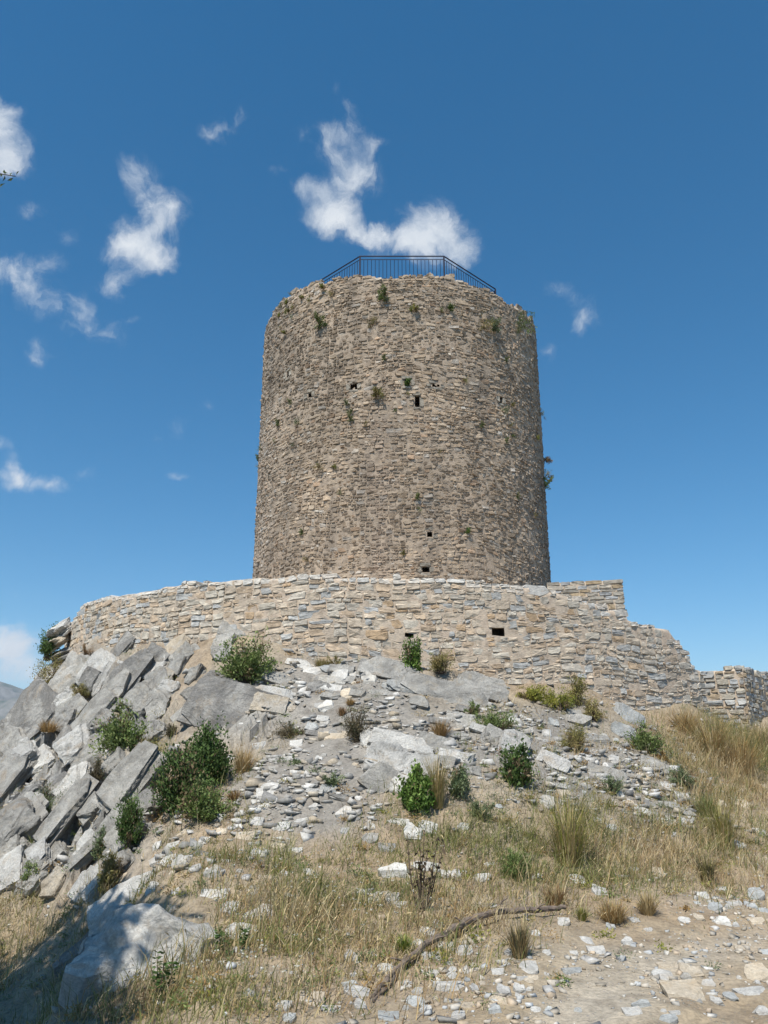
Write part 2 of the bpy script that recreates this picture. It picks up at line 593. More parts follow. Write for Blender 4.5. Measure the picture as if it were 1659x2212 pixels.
def cells2(a, b, seed):
    """nearest jittered cell: its random numbers and the offset from its centre"""
    ia, ib = np.floor(a), np.floor(b)
    best = np.full(a.shape, 9e9)
    ra, da, db, rb = [np.zeros(a.shape) for _ in range(4)]
    for i in (-1, 0, 1):
        for j in (-1, 0, 1):
            ca, cb = ia + i, ib + j
            z0 = np.zeros_like(ca)
            ox, oy = ca + _hash(ca, cb, z0, seed), cb + _hash(ca, cb, z0, seed + 1)
            d = (a - ox) ** 2 + (b - oy) ** 2
            m = d < best
            best = np.where(m, d, best)
            ra = np.where(m, _hash(ca, cb, z0, seed + 2), ra)
            rb = np.where(m, _hash(ca, cb, z0, seed + 3), rb)
            da, db = np.where(m, a - ox, da), np.where(m, b - oy, db)
    return ra, rb, da, db


G_LEDGE = [(930, 1480, 170, 45, .9), (910, 1635, 90, 40, .6), (1310, 1670, 90, 40, .35), (1100, 1600, 60, 40, .5), (1010, 1570, 60, 30, .5)]


def ground_base(x, y):
    x, y = np.asarray(x, float), np.asarray(y, float)
    sh = x.shape
    x, y = x.ravel(), y.ravel()
    z = np.empty_like(x)
    for s in range(0, len(x), 20000):
        xs, ys = x[s:s + 20000], y[s:s + 20000]
        d = np.hypot(xs[:, None] - CP[None, :, 0], ys[:, None] - CP[None, :, 1])
        z[s:s + 20000] = _rbf(d) @ _wt[:_n] + _wt[_n] + _wt[_n + 1] * xs + _wt[_n + 2] * ys
    r = np.hypot(x, y - 14)
    far = np.clip((r - 27) / 30, 0, 1)
    far = far * far * (3 - 2 * far)
    zf = -260 * (1 - np.exp(-np.maximum(r - 20, 0) / 300.0))
    z = z * (1 - far) + zf * far
    rt = np.hypot(x - TC[0], y - TC[1])
    k = np.clip((9.95 - rt) / 0.25, 0, 1)
    ph = np.arctan2(x - TC[0], TC[1] - y)
    tab = np.linspace(-math.pi, math.pi, 361)
    tz = np.array([min(4.85, r_top(a * RR) - .4) for a in tab])
    plat = np.interp(ph, tab, tz)
    k2 = np.clip((8.0 - rt) / 2.0, 0, 1)
    plat = plat * (1 - k2) + 4.85 * k2
    z = z * (1 - k) + plat * k
    return z.reshape(sh)


def ground_z(x, y):
    x, y = np.asarray(x, float), np.asarray(y, float)
    z = ground_base(x, y)
    px, py, f = proj(np.c_[x.ravel(), y.ravel(), z.ravel()])
    px, py, f = px.reshape(x.shape), py.reshape(x.shape), f.reshape(x.shape)
    vis = (f > 1)
    cl = np.clip(gauss(px, py, G_CLIFF), 0, 1) * vis
    pa = np.clip(gauss(px, py, G_PATH), 0, 1) * vis
    r = np.hypot(x, y)
    near = np.clip((60 - r) / 30, 0, 1)
    rt = np.hypot(x - TC[0], y - TC[1])
    out = np.clip((rt - 9.9) / .6, 0, 1)
    rough = (0.10 * fbm(x * .8, y * .8, 0, 4, 3) + 0.035 * fbm(x * 5, y * 5, 0, 3, 9)) * (1 - .7 * pa)
    le = np.clip(gauss(px, py, G_LEDGE), 0, 1) * vis
    # tilted slabs standing proud of each other: sawtooth plates with a drop on their right-hand side
    wx, wy = x + .12 * fbm(x * 1.7, y * 1.7, 0, 3, 21), y + .12 * fbm(x * 1.7, y * 1.7, 0, 3, 22)
    for (ca, sa, la, lb, amp, tl, mk_, sd_) in ((.90, -.44, .62, 1.7, .42, .34, cl, 101), (.90, -.44, .24, .8, .20, .17, cl, 131), (.45, -.89, .5, 1.6, .20, .14, le, 151)):
        a_, b_ = (wx * ca + wy * sa) / la, (-wx * sa + wy * ca) / lb
        r1, r2, da, db = cells2(a_, b_, sd_)
        rough = rough + mk_ * (amp * (r1 - .55) + tl * da + .12 * (r2 - .5) * db)
    rough = rough + cl * .05 * fbm(x * 6, y * 6, 0, 3, 33)
    return z + rough * near * out


# polar sheet round the viewer: fine where the picture looks, coarse to the horizon
th = np.r_[np.linspace(-33, 33, 331), np.linspace(36, 324, 60)] * RAD
rd = [1.2]
while rd[-1] < 36:
    rd.append(rd[-1] + 0.055 + 0.0026 * max(rd[-1] - 5, 0) + (0.15 if rd[-1] < 4.5 else 0))
while rd[-1] < 16000:
    rd.append(rd[-1] * 1.16)
rd = np.array(rd)
TH, RD = np.meshgrid(th, rd)
GX, GY = np.sin(TH) * RD, np.cos(TH) * RD
GZ = ground_z(GX, GY)
nr, na = GX.shape
idx = np.arange(nr * na).reshape(nr, na)
nxt = np.roll(idx, -1, axis=1)
F = np.stack([idx[:-1], nxt[:-1], nxt[1:], idx[1:]], -1).reshape(-1, 4)[:, ::-1]
GV = np.c_[GX.ravel(), GY.ravel(), GZ.ravel()]
c0 = len(GV)
GV = np.vstack([GV, [0, 0, float(ground_z(np.array([0.0]), np.array([0.0]))[0])]])
gx, gy, gf = proj(GV)
onv = (gf > 1) & (np.hypot(GV[:, 0], GV[:, 1]) < 45)
m_scree = np.clip(1.35 * gauss(gx, gy, G_SCREE) + .35 * fbm(GV[:, 0] * 1.1, GV[:, 1] * 1.1, 0, 3, 44), 0, 1) * onv
m_path = np.clip(gauss(gx, gy, G_PATH) + .3 * fbm(GV[:, 0] * 1.3, GV[:, 1] * 1.3, 0, 3, 45), 0, 1) * onv
m_cliff = np.clip(gauss(gx, gy, G_CLIFF) * 1.3 + .25 * fbm(GV[:, 0] * 1.3, GV[:, 1] * 1.3, 0, 3, 46), 0, 1) * onv
litter = np.array([0.305, 0.25, 0.175])
c_scree = np.array([0.25, 0.233, 0.208])
c_path = np.array([0.41, 0.36, 0.285])
c_cliff = np.array([0.30, 0.292, 0.272])
gc = np.tile(litter, (len(GV), 1))
red = np.clip(.5 + 1.2 * fbm(GV[:, 0] * .7, GV[:, 1] * .7, 0, 3, 71), 0, 1)[:, None]
gc = gc * (1 - .45 * red) + np.array([0.30, 0.21, 0.135]) * .45 * red
for mk, cc in ((m_path, c_path), (m_scree, c_scree), (m_cliff, c_cliff)):
    gc = gc * (1 - mk[:, None]) + cc * mk[:, None]
farm = np.clip((np.hypot(GV[:, 0], GV[:, 1]) - 60) / 200, 0, 1)[:, None]
gc = gc * (1 - farm) + np.array([0.07, 0.085, 0.04]) * farm

mg, t, b = nt('stony_soil')
q = NB(t)
at = q.n('ShaderNodeAttribute', attribute_name='Col').outputs['Color']
pos = q.n('ShaderNodeNewGeometry').outputs['Position']
n1 = q.noise(pos, 3.0, 6, 0.65)
c = q.mix(1.0, at, q.ramp(n1, [(0.28, (0.66, 0.64, 0.62)), (0.5, (1, 1, 1)), (0.74, (1.3, 1.28, 1.25))]), 'MULTIPLY')
n2 = q.noise(pos, 22, 5, 0.7)
c = q.mix(1.0, c, q.ramp(n2, [(0.3, (0.66, 0.65, 0.64)), (0.5, (1, 1, 1)), (0.72, (1.35, 1.33, 1.3))]), 'MULTIPLY')
vo = q.n('ShaderNodeTexVoronoi')
vo.inputs['Scale'].default_value = 34
vo.inputs['Randomness'].default_value = 1.0
t.links.new(pos, vo.inputs['Vector'])
grit = q.mr(vo.outputs['Distance'], 0.30, 0.16)
gmask = q.math('MULTIPLY', grit, q.mr(q.noise(pos, 4.5, 3), 0.42, 0.62))
c = q.mix(q.math('MULTIPLY', gmask, 0.7), c, q.mix(1.0, vo.outputs['Color'], (0.16, 0.15, 0.14), 'MULTIPLY'))
c = q.mix(q.math('MULTIPLY', gmask, 0.5), c, (0.50, 0.48, 0.44))
t.links.new(c, b.inputs['Base Color'])
nb1 = q.bump(n2, 0.8, 0.03)
t.links.new(q.bump(gmask, 0.7, 0.012, nb1), b.inputs['Normal'])
b.inputs['Roughness'].default_value = 0.97
F3 = np.vstack([np.c_[np.full(na, c0), idx[0], nxt[0]]])[:, [0, 2, 1]]
ground_me = mesh_np('ground', GV, [tuple(f) for f in F.tolist()] + [tuple(f) for f in F3.tolist()], mg, gc, smooth=True)
fcl = m_cliff[F].mean(1) > .45
sm_ = np.ones(len(ground_me.polygons), bool)
sm_[:len(fcl)] = ~fcl
ground_me.polygons.foreach_set('use_smooth', sm_)
ground = tag(obj('ground', ground_me), 'stony hillside of pale soil, scree and dry grass litter', kind='structure')


def normal_at(x, y, e=0.45):
    zx = ground_base(np.array([x - e, x + e, x, x]), np.array([y, y, y - e, y + e]))
    n = np.array([(zx[0] - zx[1]) / (2 * e), (zx[2] - zx[3]) / (2 * e), 1.0])
    return n / np.linalg.norm(n)




def hit(px, py):
    """where the sight line through a picture point meets the ground"""
    d = ray(px, py)
    lo, hi = 3.5, 34.0
    for step in (.25, .02):
        ts = np.arange(lo, hi, step)
        P = EYE + ts[:, None] * d
        g = ground_z(P[:, 0], P[:, 1])
        below = np.nonzero(P[:, 2] < g)[0]
        k = below[0] if len(below) else int(np.argmin(P[:, 2] - g))
        lo, hi = ts[k] - .27, ts[k] + .05
    return np.array([P[k, 0], P[k, 1], g[k]])


# ------------------------------------------------------------------ far mountain
mx = np.linspace(-6200, 1500, 180)
my = np.linspace(3300, 6200, 60)
MX, MY = np.meshgrid(mx, my)
crest = 150 + 300 * np.exp(-((MX + 2350) / 620) ** 2) + 250 * np.exp(-((MX + 4300) / 1000) ** 2)
v_ = np.clip((MY - 3300) / 900, 0, 1) * np.clip((6200 - MY) / 1400, 0, 1)
ridge = 1 - np.abs(fbm(MX / 520, MY / 520, 0, 5, 5))
MZ = -300 + (crest + 300) * v_ ** .8 * (0.62 + 0.42 * ridge)
mi = np.arange(MX.size).reshape(MX.shape)
MF = np.stack([mi[:-1, :-1], mi[:-1, 1:], mi[1:, 1:], mi[1:, :-1]], -1).reshape(-1, 4)
mm, t, b = nt('mountain')
q = NB(t)
pos = q.n('ShaderNodeNewGeometry').outputs['Position']
c = q.ramp(q.noise(pos, 0.006, 6, 0.65), [(0.38, (0.045, 0.065, 0.03)), (0.52, (0.16, 0.15, 0.12)), (0.66, (0.30, 0.28, 0.25))])
t.links.new(c, b.inputs['Base Color'])
mountain = tag(obj('mountain', mesh_np('mountain', np.c_[MX.ravel(), MY.ravel(), MZ.ravel()], MF, mm, smooth=False)),
               'hazy blue mountain ridge far beyond the rocks', kind='structure')

# ------------------------------------------------------------------ rubble masonry
def ring_surf(rad):
    def s(u, v, d):
        ph = np.asarray(u, float) / rad
        r = rad + np.asarray(d, float)
        return np.stack(np.broadcast_arrays(TC[0] + r * np.sin(ph), TC[1] - r * np.cos(ph), np.asarray(v, float)), -1)
    return s


def flat_surf(p0, p1):
    p0, p1 = np.array(p0, float), np.array(p1, float)
    L = np.linalg.norm(p1 - p0)
    e = (p1 - p0) / L
    nrm = np.array([e[1], -e[0]])

    def s(u, v, d):
        u, v, d = np.broadcast_arrays(np.asarray(u, float), np.asarray(v, float), np.asarray(d, float))
        return np.stack([p0[0] + e[0] * u + nrm[0] * d, p0[1] + e[1] * u + nrm[1] * d, v], -1)
    return s, L


def split(r, g, wl, hl, asp, out):
    """cut a block of wall into uneven stones"""
    u0, u1, v0, v1 = r
    w, h = u1 - u0, v1 - v0
    if h > hl * g.uniform(.75, 1.15) or (w / h < 1.15 and h > hl * .6):
        f = g.uniform(.32, .68)
        split((u0, u1, v0, v0 + h * f), g, wl, hl, asp, out)
        split((u0, u1, v0 + h * f, v1), g, wl, hl, asp, out)
    elif w > wl * g.uniform(.6, 1.2) or w / h > asp * g.uniform(.8, 1.3):
        f = g.uniform(.3, .7)
        split((u0, u0 + w * f, v0, v1), g, wl, hl, asp, out)
        split((u0 + w * f, u1, v0, v1), g, wl, hl, asp, out)
    else:
        out.append(r)


def rubble_cells(U0, U1, V0, V1, g, wl, hl, asp, band):
    cells, v = [], V0
    while v < V1:
        bh = band * g.uniform(.7, 1.3)
        u = U0 - g.uniform(0, 1)
        while u < U1:
            bw = g.uniform(.6, 1.5)
            split((u, u + bw, v, v + bh), g, wl, hl, asp, cells)
            u += bw
        v += bh
    return cells


def sn(x, y, seed=0):
    return 1.3 * mnoise.noise(Vector((x, y, seed * 3.71 + .37)))


def stone_geo(cell, g, gap, prot, tilt, back, warp=None):
    """one roughly dressed stone: outline with cut corners, worn face standing proud of the mortar"""
    u0, u1, v0, v1 = cell
    gp = g.uniform(*gap)
    u0, u1, v0, v1 = u0 + gp, u1 - gp, v0 + gp, v1 - gp
    w, h = u1 - u0, v1 - v0
    if w < .025 or h < .02:
        return None
    m = min(w, h)
    k = lambda lo=.06, hi=.42: m * g.uniform(lo, hi)
    pts = [(u0 + k(), v0), (u1 - k(), v0 + k(0, .12)), (u1, v0 + k()), (u1 - k(0, .15), v1 - k()), (u1 - k(), v1), (u0 + k(), v1 - k(0, .12)), (u0, v1 - k()), (u0 + k(0, .15), v0 + k())]
    if w > 2.0 * h:
        pts.insert(1, (u0 + w * g.uniform(.35, .65), v0 + h * g.uniform(-.05, .12)))
        pts.insert(6, (u0 + w * g.uniform(.35, .65), v1 + h * g.uniform(-.14, .05)))
    P = np.array(pts)
    n = len(P)
    P += g.normal(0, .02 * m, P.shape)
    c = P.mean(0)
    p = g.uniform(*prot)
    tu, tv = g.normal(0, tilt), g.normal(0, tilt)
    ins = g.uniform(.82, .94)
    A, B, C = P, c + (P - c) * .975, c + (P - c) * ins
    C = C + g.normal(0, .03 * m, C.shape)
    dB = p * .72 + tu * (B[:, 0] - c[0]) + tv * (B[:, 1] - c[1]) + g.normal(0, .006, n)
    dC = p + tu * (C[:, 0] - c[0]) + tv * (C[:, 1] - c[1]) + g.normal(0, .006, n)
    uv = np.vstack([A, B, C, c[None]])
    d = np.r_[np.full(n, -back), dB, dC, p + g.normal(0, .006)]
    F = []
    for i in range(n):
        j = (i + 1) % n
        F.append((i, j, n + j, n + i))
        F.append((n + i, n + j, 2 * n + j, 2 * n + i))
        F.append((2 * n + i, 2 * n + j, 3 * n))
    return uv, d, F


def lay_stones(parent, surf, cells, g, mat, palette, keep, holes=(), gap=(.006, .016), prot=(.0, .045), tilt=.10, warp_amp=(.03, .05), nmax=300, deep=None, name='stone', tint=None):
    def warp(uv):
        u, v = uv[:, 0], uv[:, 1]
        return np.c_[u + warp_amp[0] * vnoise(u * 2.3, v * 2.3, 0, 11), v + warp_amp[1] * vnoise(u * .55, v * .8, 0, 12) + warp_amp[0] * .5 * vnoise(u * 3, v * 2, 0, 13)]
    made = []
    wts = np.array([p[0] for p in palette])
    wts = wts / wts.sum()
    cols = np.array([p[1] for p in palette])
    ca = np.array(cells)
    wcs_ = warp(np.c_[(ca[:, 0] + ca[:, 1]) / 2, (ca[:, 2] + ca[:, 3]) / 2])
    pick = g.choice(len(cols), p=wts, size=len(cells))
    raw = []
    for ci, cell in enumerate(cells):
        wc = wcs_[ci]
        if not keep(wc[0], wc[1], (cell[3] - cell[2])):
            continue
        bad = False
        for (hu, hv, hw, hh) in holes:
            if abs(wc[0] - hu) < hw + (cell[1] - cell[0]) * .42 and abs(wc[1] - hv) < hh + (cell[3] - cell[2]) * .42:
                bad = True
        if bad:
            continue
        geo = stone_geo(cell, g, gap, prot, tilt, deep(wc[0], wc[1]) if deep else .07, warp)
        if geo is None:
            continue
        colr = cols[pick[ci]] * g.uniform(.82, 1.18)
        if tint is not None:
            colr = tint(wc[0], wc[1], colr, g)
        raw.append((*geo, colr))
    cnt = np.cumsum([0] + [len(r_[1]) for r_ in raw])
    UVA = warp(np.vstack([r_[0] for r_ in raw]))
    VA = surf(UVA[:, 0], UVA[:, 1], np.concatenate([r_[1] for r_ in raw]))
    XA, YA, _f = proj(VA)
    made = [(VA[cnt[i]:cnt[i + 1]], r_[2], r_[3], XA[cnt[i]:cnt[i + 1]], YA[cnt[i]:cnt[i + 1]]) for i, r_ in enumerate(raw)]
    # the stones that show largest become parts of their own, the rest one mass
    size = []
    for V, F, c_, x, y in made:
        vis = ((x > -20) & (x < 1680) & (y > -20) & (y < 2230)).mean()
        ext = np.clip(x.max() - x.min(), 0, 200) * np.clip(y.max() - y.min(), 0, 200)
        size.append(ext * vis)
    order = np.argsort(-np.array(size))
    single = order[:nmax]
    for i in single:
        V, F, c_ = made[i][:3]
        ctr = V.mean(0)
        me = mesh_np(name, V - ctr, F, mat, c_)
        obj(name, me, parent, ctr)
    rest = order[nmax:]
    if len(rest):
        VV, FF, CC, off = [], [], [], 0
        for i in rest:
            V, F, c_ = made[i][:3]
            VV.append(V)
            FF += [tuple(q_ + off for q_ in f) for f in F]
            CC.append(np.tile(c_, (len(V), 1)))
            off += len(V)
        me = mesh_np('masonry', np.vstack(VV), FF, mat, np.vstack(CC))
        tag(obj('masonry', me, parent), kind='stuff')
    return len(made)


def core_mesh(surf, U0, U1, zbot, ztop, mat, colf, step=.09, thick=.8, holes=(), rough=.014, base_d=-.004, seed=3):
    """mortar body of a wall: rough front face, uneven top, plain back"""
    us = np.arange(U0, U1 + step, step)
    tops = np.array([ztop(u) for u in us])
    bots = np.array([zbot(u) for u in us])
    nv = int(max(2, math.ceil((tops - bots).max() / step)))
    fr = np.linspace(0, 1, nv + 1)
    VV = bots[:, None] + (tops - bots)[:, None] * fr[None]
    UU = np.repeat(us[:, None], nv + 1, 1)
    D = base_d + rough * fbm(UU * 7, VV * 9, 0, 3, seed) + .010 * fbm(UU * 1.1, VV * 1.1, 0, 2, seed + 1)
    P = surf(UU, VV, D).reshape(-1, 3)
    id_ = np.arange(UU.size).reshape(UU.shape)
    F = []
    for i in range(len(us) - 1):
        for j in range(nv):
            uc, vc = (UU[i, j] + UU[i + 1, j]) / 2, (VV[i, j] + VV[i, j + 1]) / 2
            if any(abs(uc - hu) < hw and abs(vc - hv) < hh for hu, hv, hw, hh in holes):
                continue
            F.append((id_[i, j], id_[i + 1, j], id_[i + 1, j + 1], id_[i, j + 1]))
    o = len(P)
    n = len(us)
    bt = surf(us, tops - .02, np.full(n, -thick))
    bb = surf(us, bots, np.full(n, -thick))
    P = np.vstack([P, bt, bb])
    for i in range(n - 1):
        F.append((id_[i, nv], id_[i + 1, nv], o + i + 1, o + i))
        F.append((o + i, o + i + 1, o + n + i + 1, o + n + i))
    for e, flip in ((0, 0), (n - 1, 1)):
        f = [id_[e, j] for j in range(nv + 1)] + [o + e, o + n + e]
        F.append(tuple(f if flip else f[::-1]))
    F = [tuple(int(q_) for q_ in f) for f in F]
    me = mesh_np('mortar_core', P, F, mat, colf(P), smooth=True)
    return me


def hole_box(surf, h, depth, mat):
    hu, hv, hw, hh = h
    hw, hh = hw + .05, hh + .05
    uv = [(hu - hw, hv - hh), (hu + hw, hv - hh), (hu + hw, hv + hh), (hu - hw, hv + hh)]
    V = [surf(u, v, -.025) for u, v in uv] + [surf(u, v, -depth) for u, v in uv]
    F = [(0, 4, 5, 1), (1, 5, 6, 2), (2, 6, 7, 3), (3, 7, 4, 0), (4, 7, 6, 5)]
    return mesh_np('putlog_hole', np.array(V), F, mat)


def uv_of(px, py, rad):
    p = circle_hit(px, py, rad)
    while p is None:
        px += 2 if px < 860 else -2
        p = circle_hit(px, py, rad)
    return math.atan2(p[0] - TC[0], TC[1] - p[1]) * rad, p[2], p


def mk_hole(px, py, w, h, rad):
    u, v, p = uv_of(px, py, rad)
    s = np.linalg.norm(p - EYE) / FPX
    cosf = max(.35, math.cos(u / rad - math.atan2(p[0], p[1])))
    return (u, v, w * s / cosf / 2, h * s / 2 / .86)


# ---- round tower
tower = bpy.data.objects.new('stone_tower', None)
COL.objects.link(tower)
tower.empty_display_size = 2
tag(tower, 'round rubble-stone tower rising behind the ring wall', 'tower', kind='thing')
t_top = prof([(572, 715), (582, 690), (600, 660), (622, 634), (650, 624), (700, 606), (740, 596), (790, 596), (830, 594), (868, 591), (905, 590), (962, 590), (975, 596),
              (1010, 608), (1060, 630), (1100, 652), (1130, 670), (1150, 692), (1163, 715)], TR)
T_HOLES = [mk_hole(*h, TR) for h in [(622, 809, 8, 13), (669, 854, 9, 11), (764, 835, 14, 12), (879, 827, 15, 13), (900, 867, 12, 22), (1082, 864, 8, 12), (941, 833, 20, 7),
                                     (928, 1155, 14, 13), (919, 1231, 16, 11), (1190, 745, 5, 10)]]
tsurf = ring_surf(TR)
g = np.random.default_rng(11)
UM = TR * R(97)


def rim(u):
    return t_top(u) + .05 * sn(u * 3.1, 0.5, 5) + .05 * np.sign(sn(u * 1.7, 7.5, 6))


cells = rubble_cells(-UM, UM, 4.5, 16.9, g, .42, .18, 2.5, .55)
T_PAL = [(.40, (0.400, 0.320, 0.233)), (.24, (0.365, 0.306, 0.238)), (.17, (0.445, 0.368, 0.277)), (.09, (0.280, 0.224, 0.167)), (.05, (0.450, 0.415, 0.361)), (.05, (0.410, 0.301, 0.207)), (.02, (0.550, 0.497, 0.414))]


def t_tint(u, v, c_, g):
    # old render washes: pinkish streak down the middle of the drum, browner left of it, greyer towards both flanks
    pk = math.exp(-((u + .75) / .38) ** 2) * (1 if v < 11.5 else .35)
    gr = min(1, max(0, (abs(u) - 3.2) / 3))
    low = .5 + .5 * sn(u * .42, v * .38, 77) + .35 * sn(u * 1.1, v * .7, 78)
    dk = math.exp(-((u + 2.6) / 1.6) ** 2 - ((v - 13.2) / 2.0) ** 2) * .22 + math.exp(-((u + .2) / 2.8) ** 2 - ((v - 8.4) / 1.6) ** 2) * .16
    tp = min(1, max(0, (v - 14.6) / 1.2)) * .14 + min(1, max(0, (6.2 - v) / .8)) * .10
    c_ = c_ * (1 - .36 * pk) + np.array([.53, .43, .35]) * .36 * pk
    c_ = c_ * (1 - .30 * gr) + np.array([c_.mean()] * 3) * .30 * gr
    return c_ * np.array([.98, .955, .95]) * (.74 + .44 * low - 1.2 * dk + tp)


def t_keep(u, v, h):
    return v < rim(u) - h * .25


lay_stones(tower, tsurf, cells, g, M['tower_stone'], T_PAL, t_keep, T_HOLES, gap=(.003, .012), prot=(-.002, .036), tilt=.15, warp_amp=(.05, .13), tint=t_tint)
cg = np.random.default_rng(5)


def t_core_col(P):
    k = np.clip(.5 + fbm(P[:, 0] * .8, P[:, 2] * .8, P[:, 1] * .8, 4, 8), 0, 1)[:, None]
    return np.array([.455, .365, .28]) * (1 - k) + np.array([.33, .27, .21]) * k


obj('mortar_core', core_mesh(tsurf, -UM, UM, lambda u: 4.4, lambda u: rim(u) - .09, M['tower_stone'], t_core_col, step=.075, thick=1.3, holes=T_HOLES, rough=.022, base_d=.002), tower)
# the rest of the drum, turned away from the view
bsurf = ring_surf(TR - .02)
obj('mortar_core', core_mesh(bsurf, TR * R(96.5), TR * R(263.5), lambda u: 4.4, lambda u: 16.1, M['tower_stone'], t_core_col, step=.3, thick=1.28, rough=.03), tower)
for h in T_HOLES:
    obj('putlog_hole', hole_box(tsurf, h, .55, M['hole']), tower)
# flat lintel and jamb stones round the wider openings
for k_, h in enumerate(T_HOLES):
    hu, hv, hw, hh = h
    cl = [(hu - hw * 1.7, hu + hw * 1.6, hv + hh, hv + hh + .13)]
    cl.append((hu - hw - .16, hu - hw, hv - hh, hv + hh))
    cl.append((hu + hw, hu + hw + .14, hv - hh, hv + hh))
    cl.append((hu - hw * 1.4, hu + hw * 1.5, hv - hh - .09, hv - hh))
    for c_ in cl:
        uv, d, F = stone_geo(c_, g, (.004, .008), (.012, .035), .06, .08, lambda x: x)
        V = tsurf(uv[:, 0], uv[:, 1], d)
        ctr = V.mean(0)
        obj('stone', mesh_np('stone', V - ctr, F, M['tower_stone'], np.array([.33, .30, .25]) * g.uniform(.8, 1.2)), tower, ctr)
# platform floor inside the rim
fl = np.array([[TC[0] + 4.4 * math.sin(a), TC[1] - 4.4 * math.cos(a), 15.35] for a in np.linspace(0, 2 * math.pi, 49)[:-1]])
obj('platform', mesh_np('platform', fl, [tuple(range(48))], M['tower_stone'], np.array([.33, .29, .23])), tower)

# ---- ring wall in front of the tower
wall = bpy.data.objects.new('ring_wall', None)
COL.objects.link(wall)
tag(wall, 'long curved beige rubble wall encircling the foot of the tower', 'wall', kind='thing')
r_foot_l = [(uv_of(x, y, RR)[0], uv_of(x, y, RR)[1]) for x, y in FOOT]
r_foot_l.sort()
r_foot_l = np.array(r_foot_l)


def r_foot(u):
    return float(np.interp(u, r_foot_l[:, 0], r_foot_l[:, 1]))


R_HOLES = [mk_hole(*h, RR) for h in [(1076, 1363, 22, 13), (885, 1372, 26, 9)]]
rsurf = ring_surf(RR)
g = np.random.default_rng(23)
RU0, RU1 = RR * R(-104), uv_of(1508, 1440, RR)[0]


def rtop(u):
    return r_top(u) + .035 * sn(u * 2.7, 1.5, 15)


cells = rubble_cells(RU0, RU1, 2.2, 6.2, g, .60, .205, 3.4, .46)
R_PAL = [(.32, (.56, .475, .375)), (.17, (.52, .41, .30)), (.20, (.52, .475, .405)), (.13, (.44, .44, .425)), (.09, (.55, .50, .42)), (.05, (.47, .345, .225)), (.04, (.40, .405, .40)), (.01, (.34, .29, .23))]


def r_tint(u, v, c_, g):
    k = min(1, max(0, (u - 3.5) / 4))
    if v > rtop(u) - .20:      # pale fresh capping of the repaired top
        c_ = c_ * .4 + np.array([.70, .675, .63]) * .6
    return c_ * (1 - .35 * k) + np.array([.44, .42, .385]) * .35 * k * g.uniform(.8, 1.2)


lay_stones(wall, rsurf, cells, g, M['wall_stone'], R_PAL, lambda u, v, h: r_foot(u) - .45 < v < rtop(u) - h * .42, R_HOLES, gap=(.001, .010), prot=(.004, .028), tilt=.075,
           warp_amp=(.05, .10), deep=lambda u, v: .45 if v > rtop(u) - .28 else .08, tint=r_tint)


def r_core_col(P):
    k = np.clip(.5 + fbm(P[:, 0] * 1.2, P[:, 2] * 1.2, P[:, 1] * 1.2, 4, 8), 0, 1)[:, None]
    return np.array([.56, .455, .36]) * (1 - k) + np.array([.50, .425, .34]) * k


obj('mortar_core', core_mesh(rsurf, RU0, RU1, lambda u: r_foot(u) - .8, lambda u: rtop(u) - .10, M['wall_stone'], r_core_col, step=.09, thick=.85, holes=R_HOLES, rough=.013, base_d=.004), wall)
for h in R_HOLES:
    obj('putlog_hole', hole_box(rsurf, h, .45, M['hole']), wall)
# mortar haunch where the ring wall runs up against the drum
a_ = np.linspace(R(-80), R(34), 60)
HV, HF = [], []
for i, a in enumerate(a_):
    u = a * RR
    zt = rtop(u) - .14
    for (rr_, zz) in ((RR - .5, zt), (8.2, zt + .02), (6.2, zt + .10), (TR - .03, zt + .24)):
        n_ = .05 * float(vnoise(a * 30, rr_ * 2, 0, 4))
        HV.append((TC[0] + rr_ * math.sin(a), TC[1] - rr_ * math.cos(a), zz + n_))
    if i:
        for j in range(3):
            k0 = 4 * (i - 1) + j
            HF.append((k0, k0 + 4, k0 + 5, k0 + 1))
obj('mortar_haunch', mesh_np('mortar_haunch', np.array(HV), HF, M['wall_stone'], np.array([.47, .39, .31]), smooth=True), wall)

# ---- short straight wall right of the tower, behind the ring wall
rear = bpy.data.objects.new('buttress_wall', None)
COL.objects.link(rear)
tag(rear, 'short square-ended wall of neat courses right of the tower base', 'wall', kind='thing')
pA, pB = at_y(1180, 1253, 23.4), at_y(1346, 1251, 23.0)
s2, L2 = flat_surf(pA[:2], pB[:2])
zt2 = pB[2]
g = np.random.default_rng(31)
cells, v = [], 3.9
while v < zt2 - .03:
    h = min(g.uniform(.09, .17), zt2 - v)
    u = 0
    while u < L2 - .02:
        w = g.uniform(.16, .5)
        if L2 - u - w < .14:
            w = L2 - u
        cells.append((u, u + w, v, v + h))
        u += w
    v += h
B_PAL = [(.4, (.34, .315, .27)), (.2, (.40, .365, .31)), (.25, (.36, .37, .375)), (.15, (.42, .33, .22))]
lay_stones(rear, s2, cells, g, M['wall_stone'], B_PAL, lambda u, v, h: True, gap=(.006, .013), prot=(.005, .03), tilt=.05, warp_amp=(.0, .0), deep=lambda u, v: .2)
obj('mortar_core', core_mesh(s2, .01, L2 - .09, lambda u: 3.4, lambda u: zt2 - .03, M['wall_stone'], r_core_col, step=.1, thick=.7), rear)

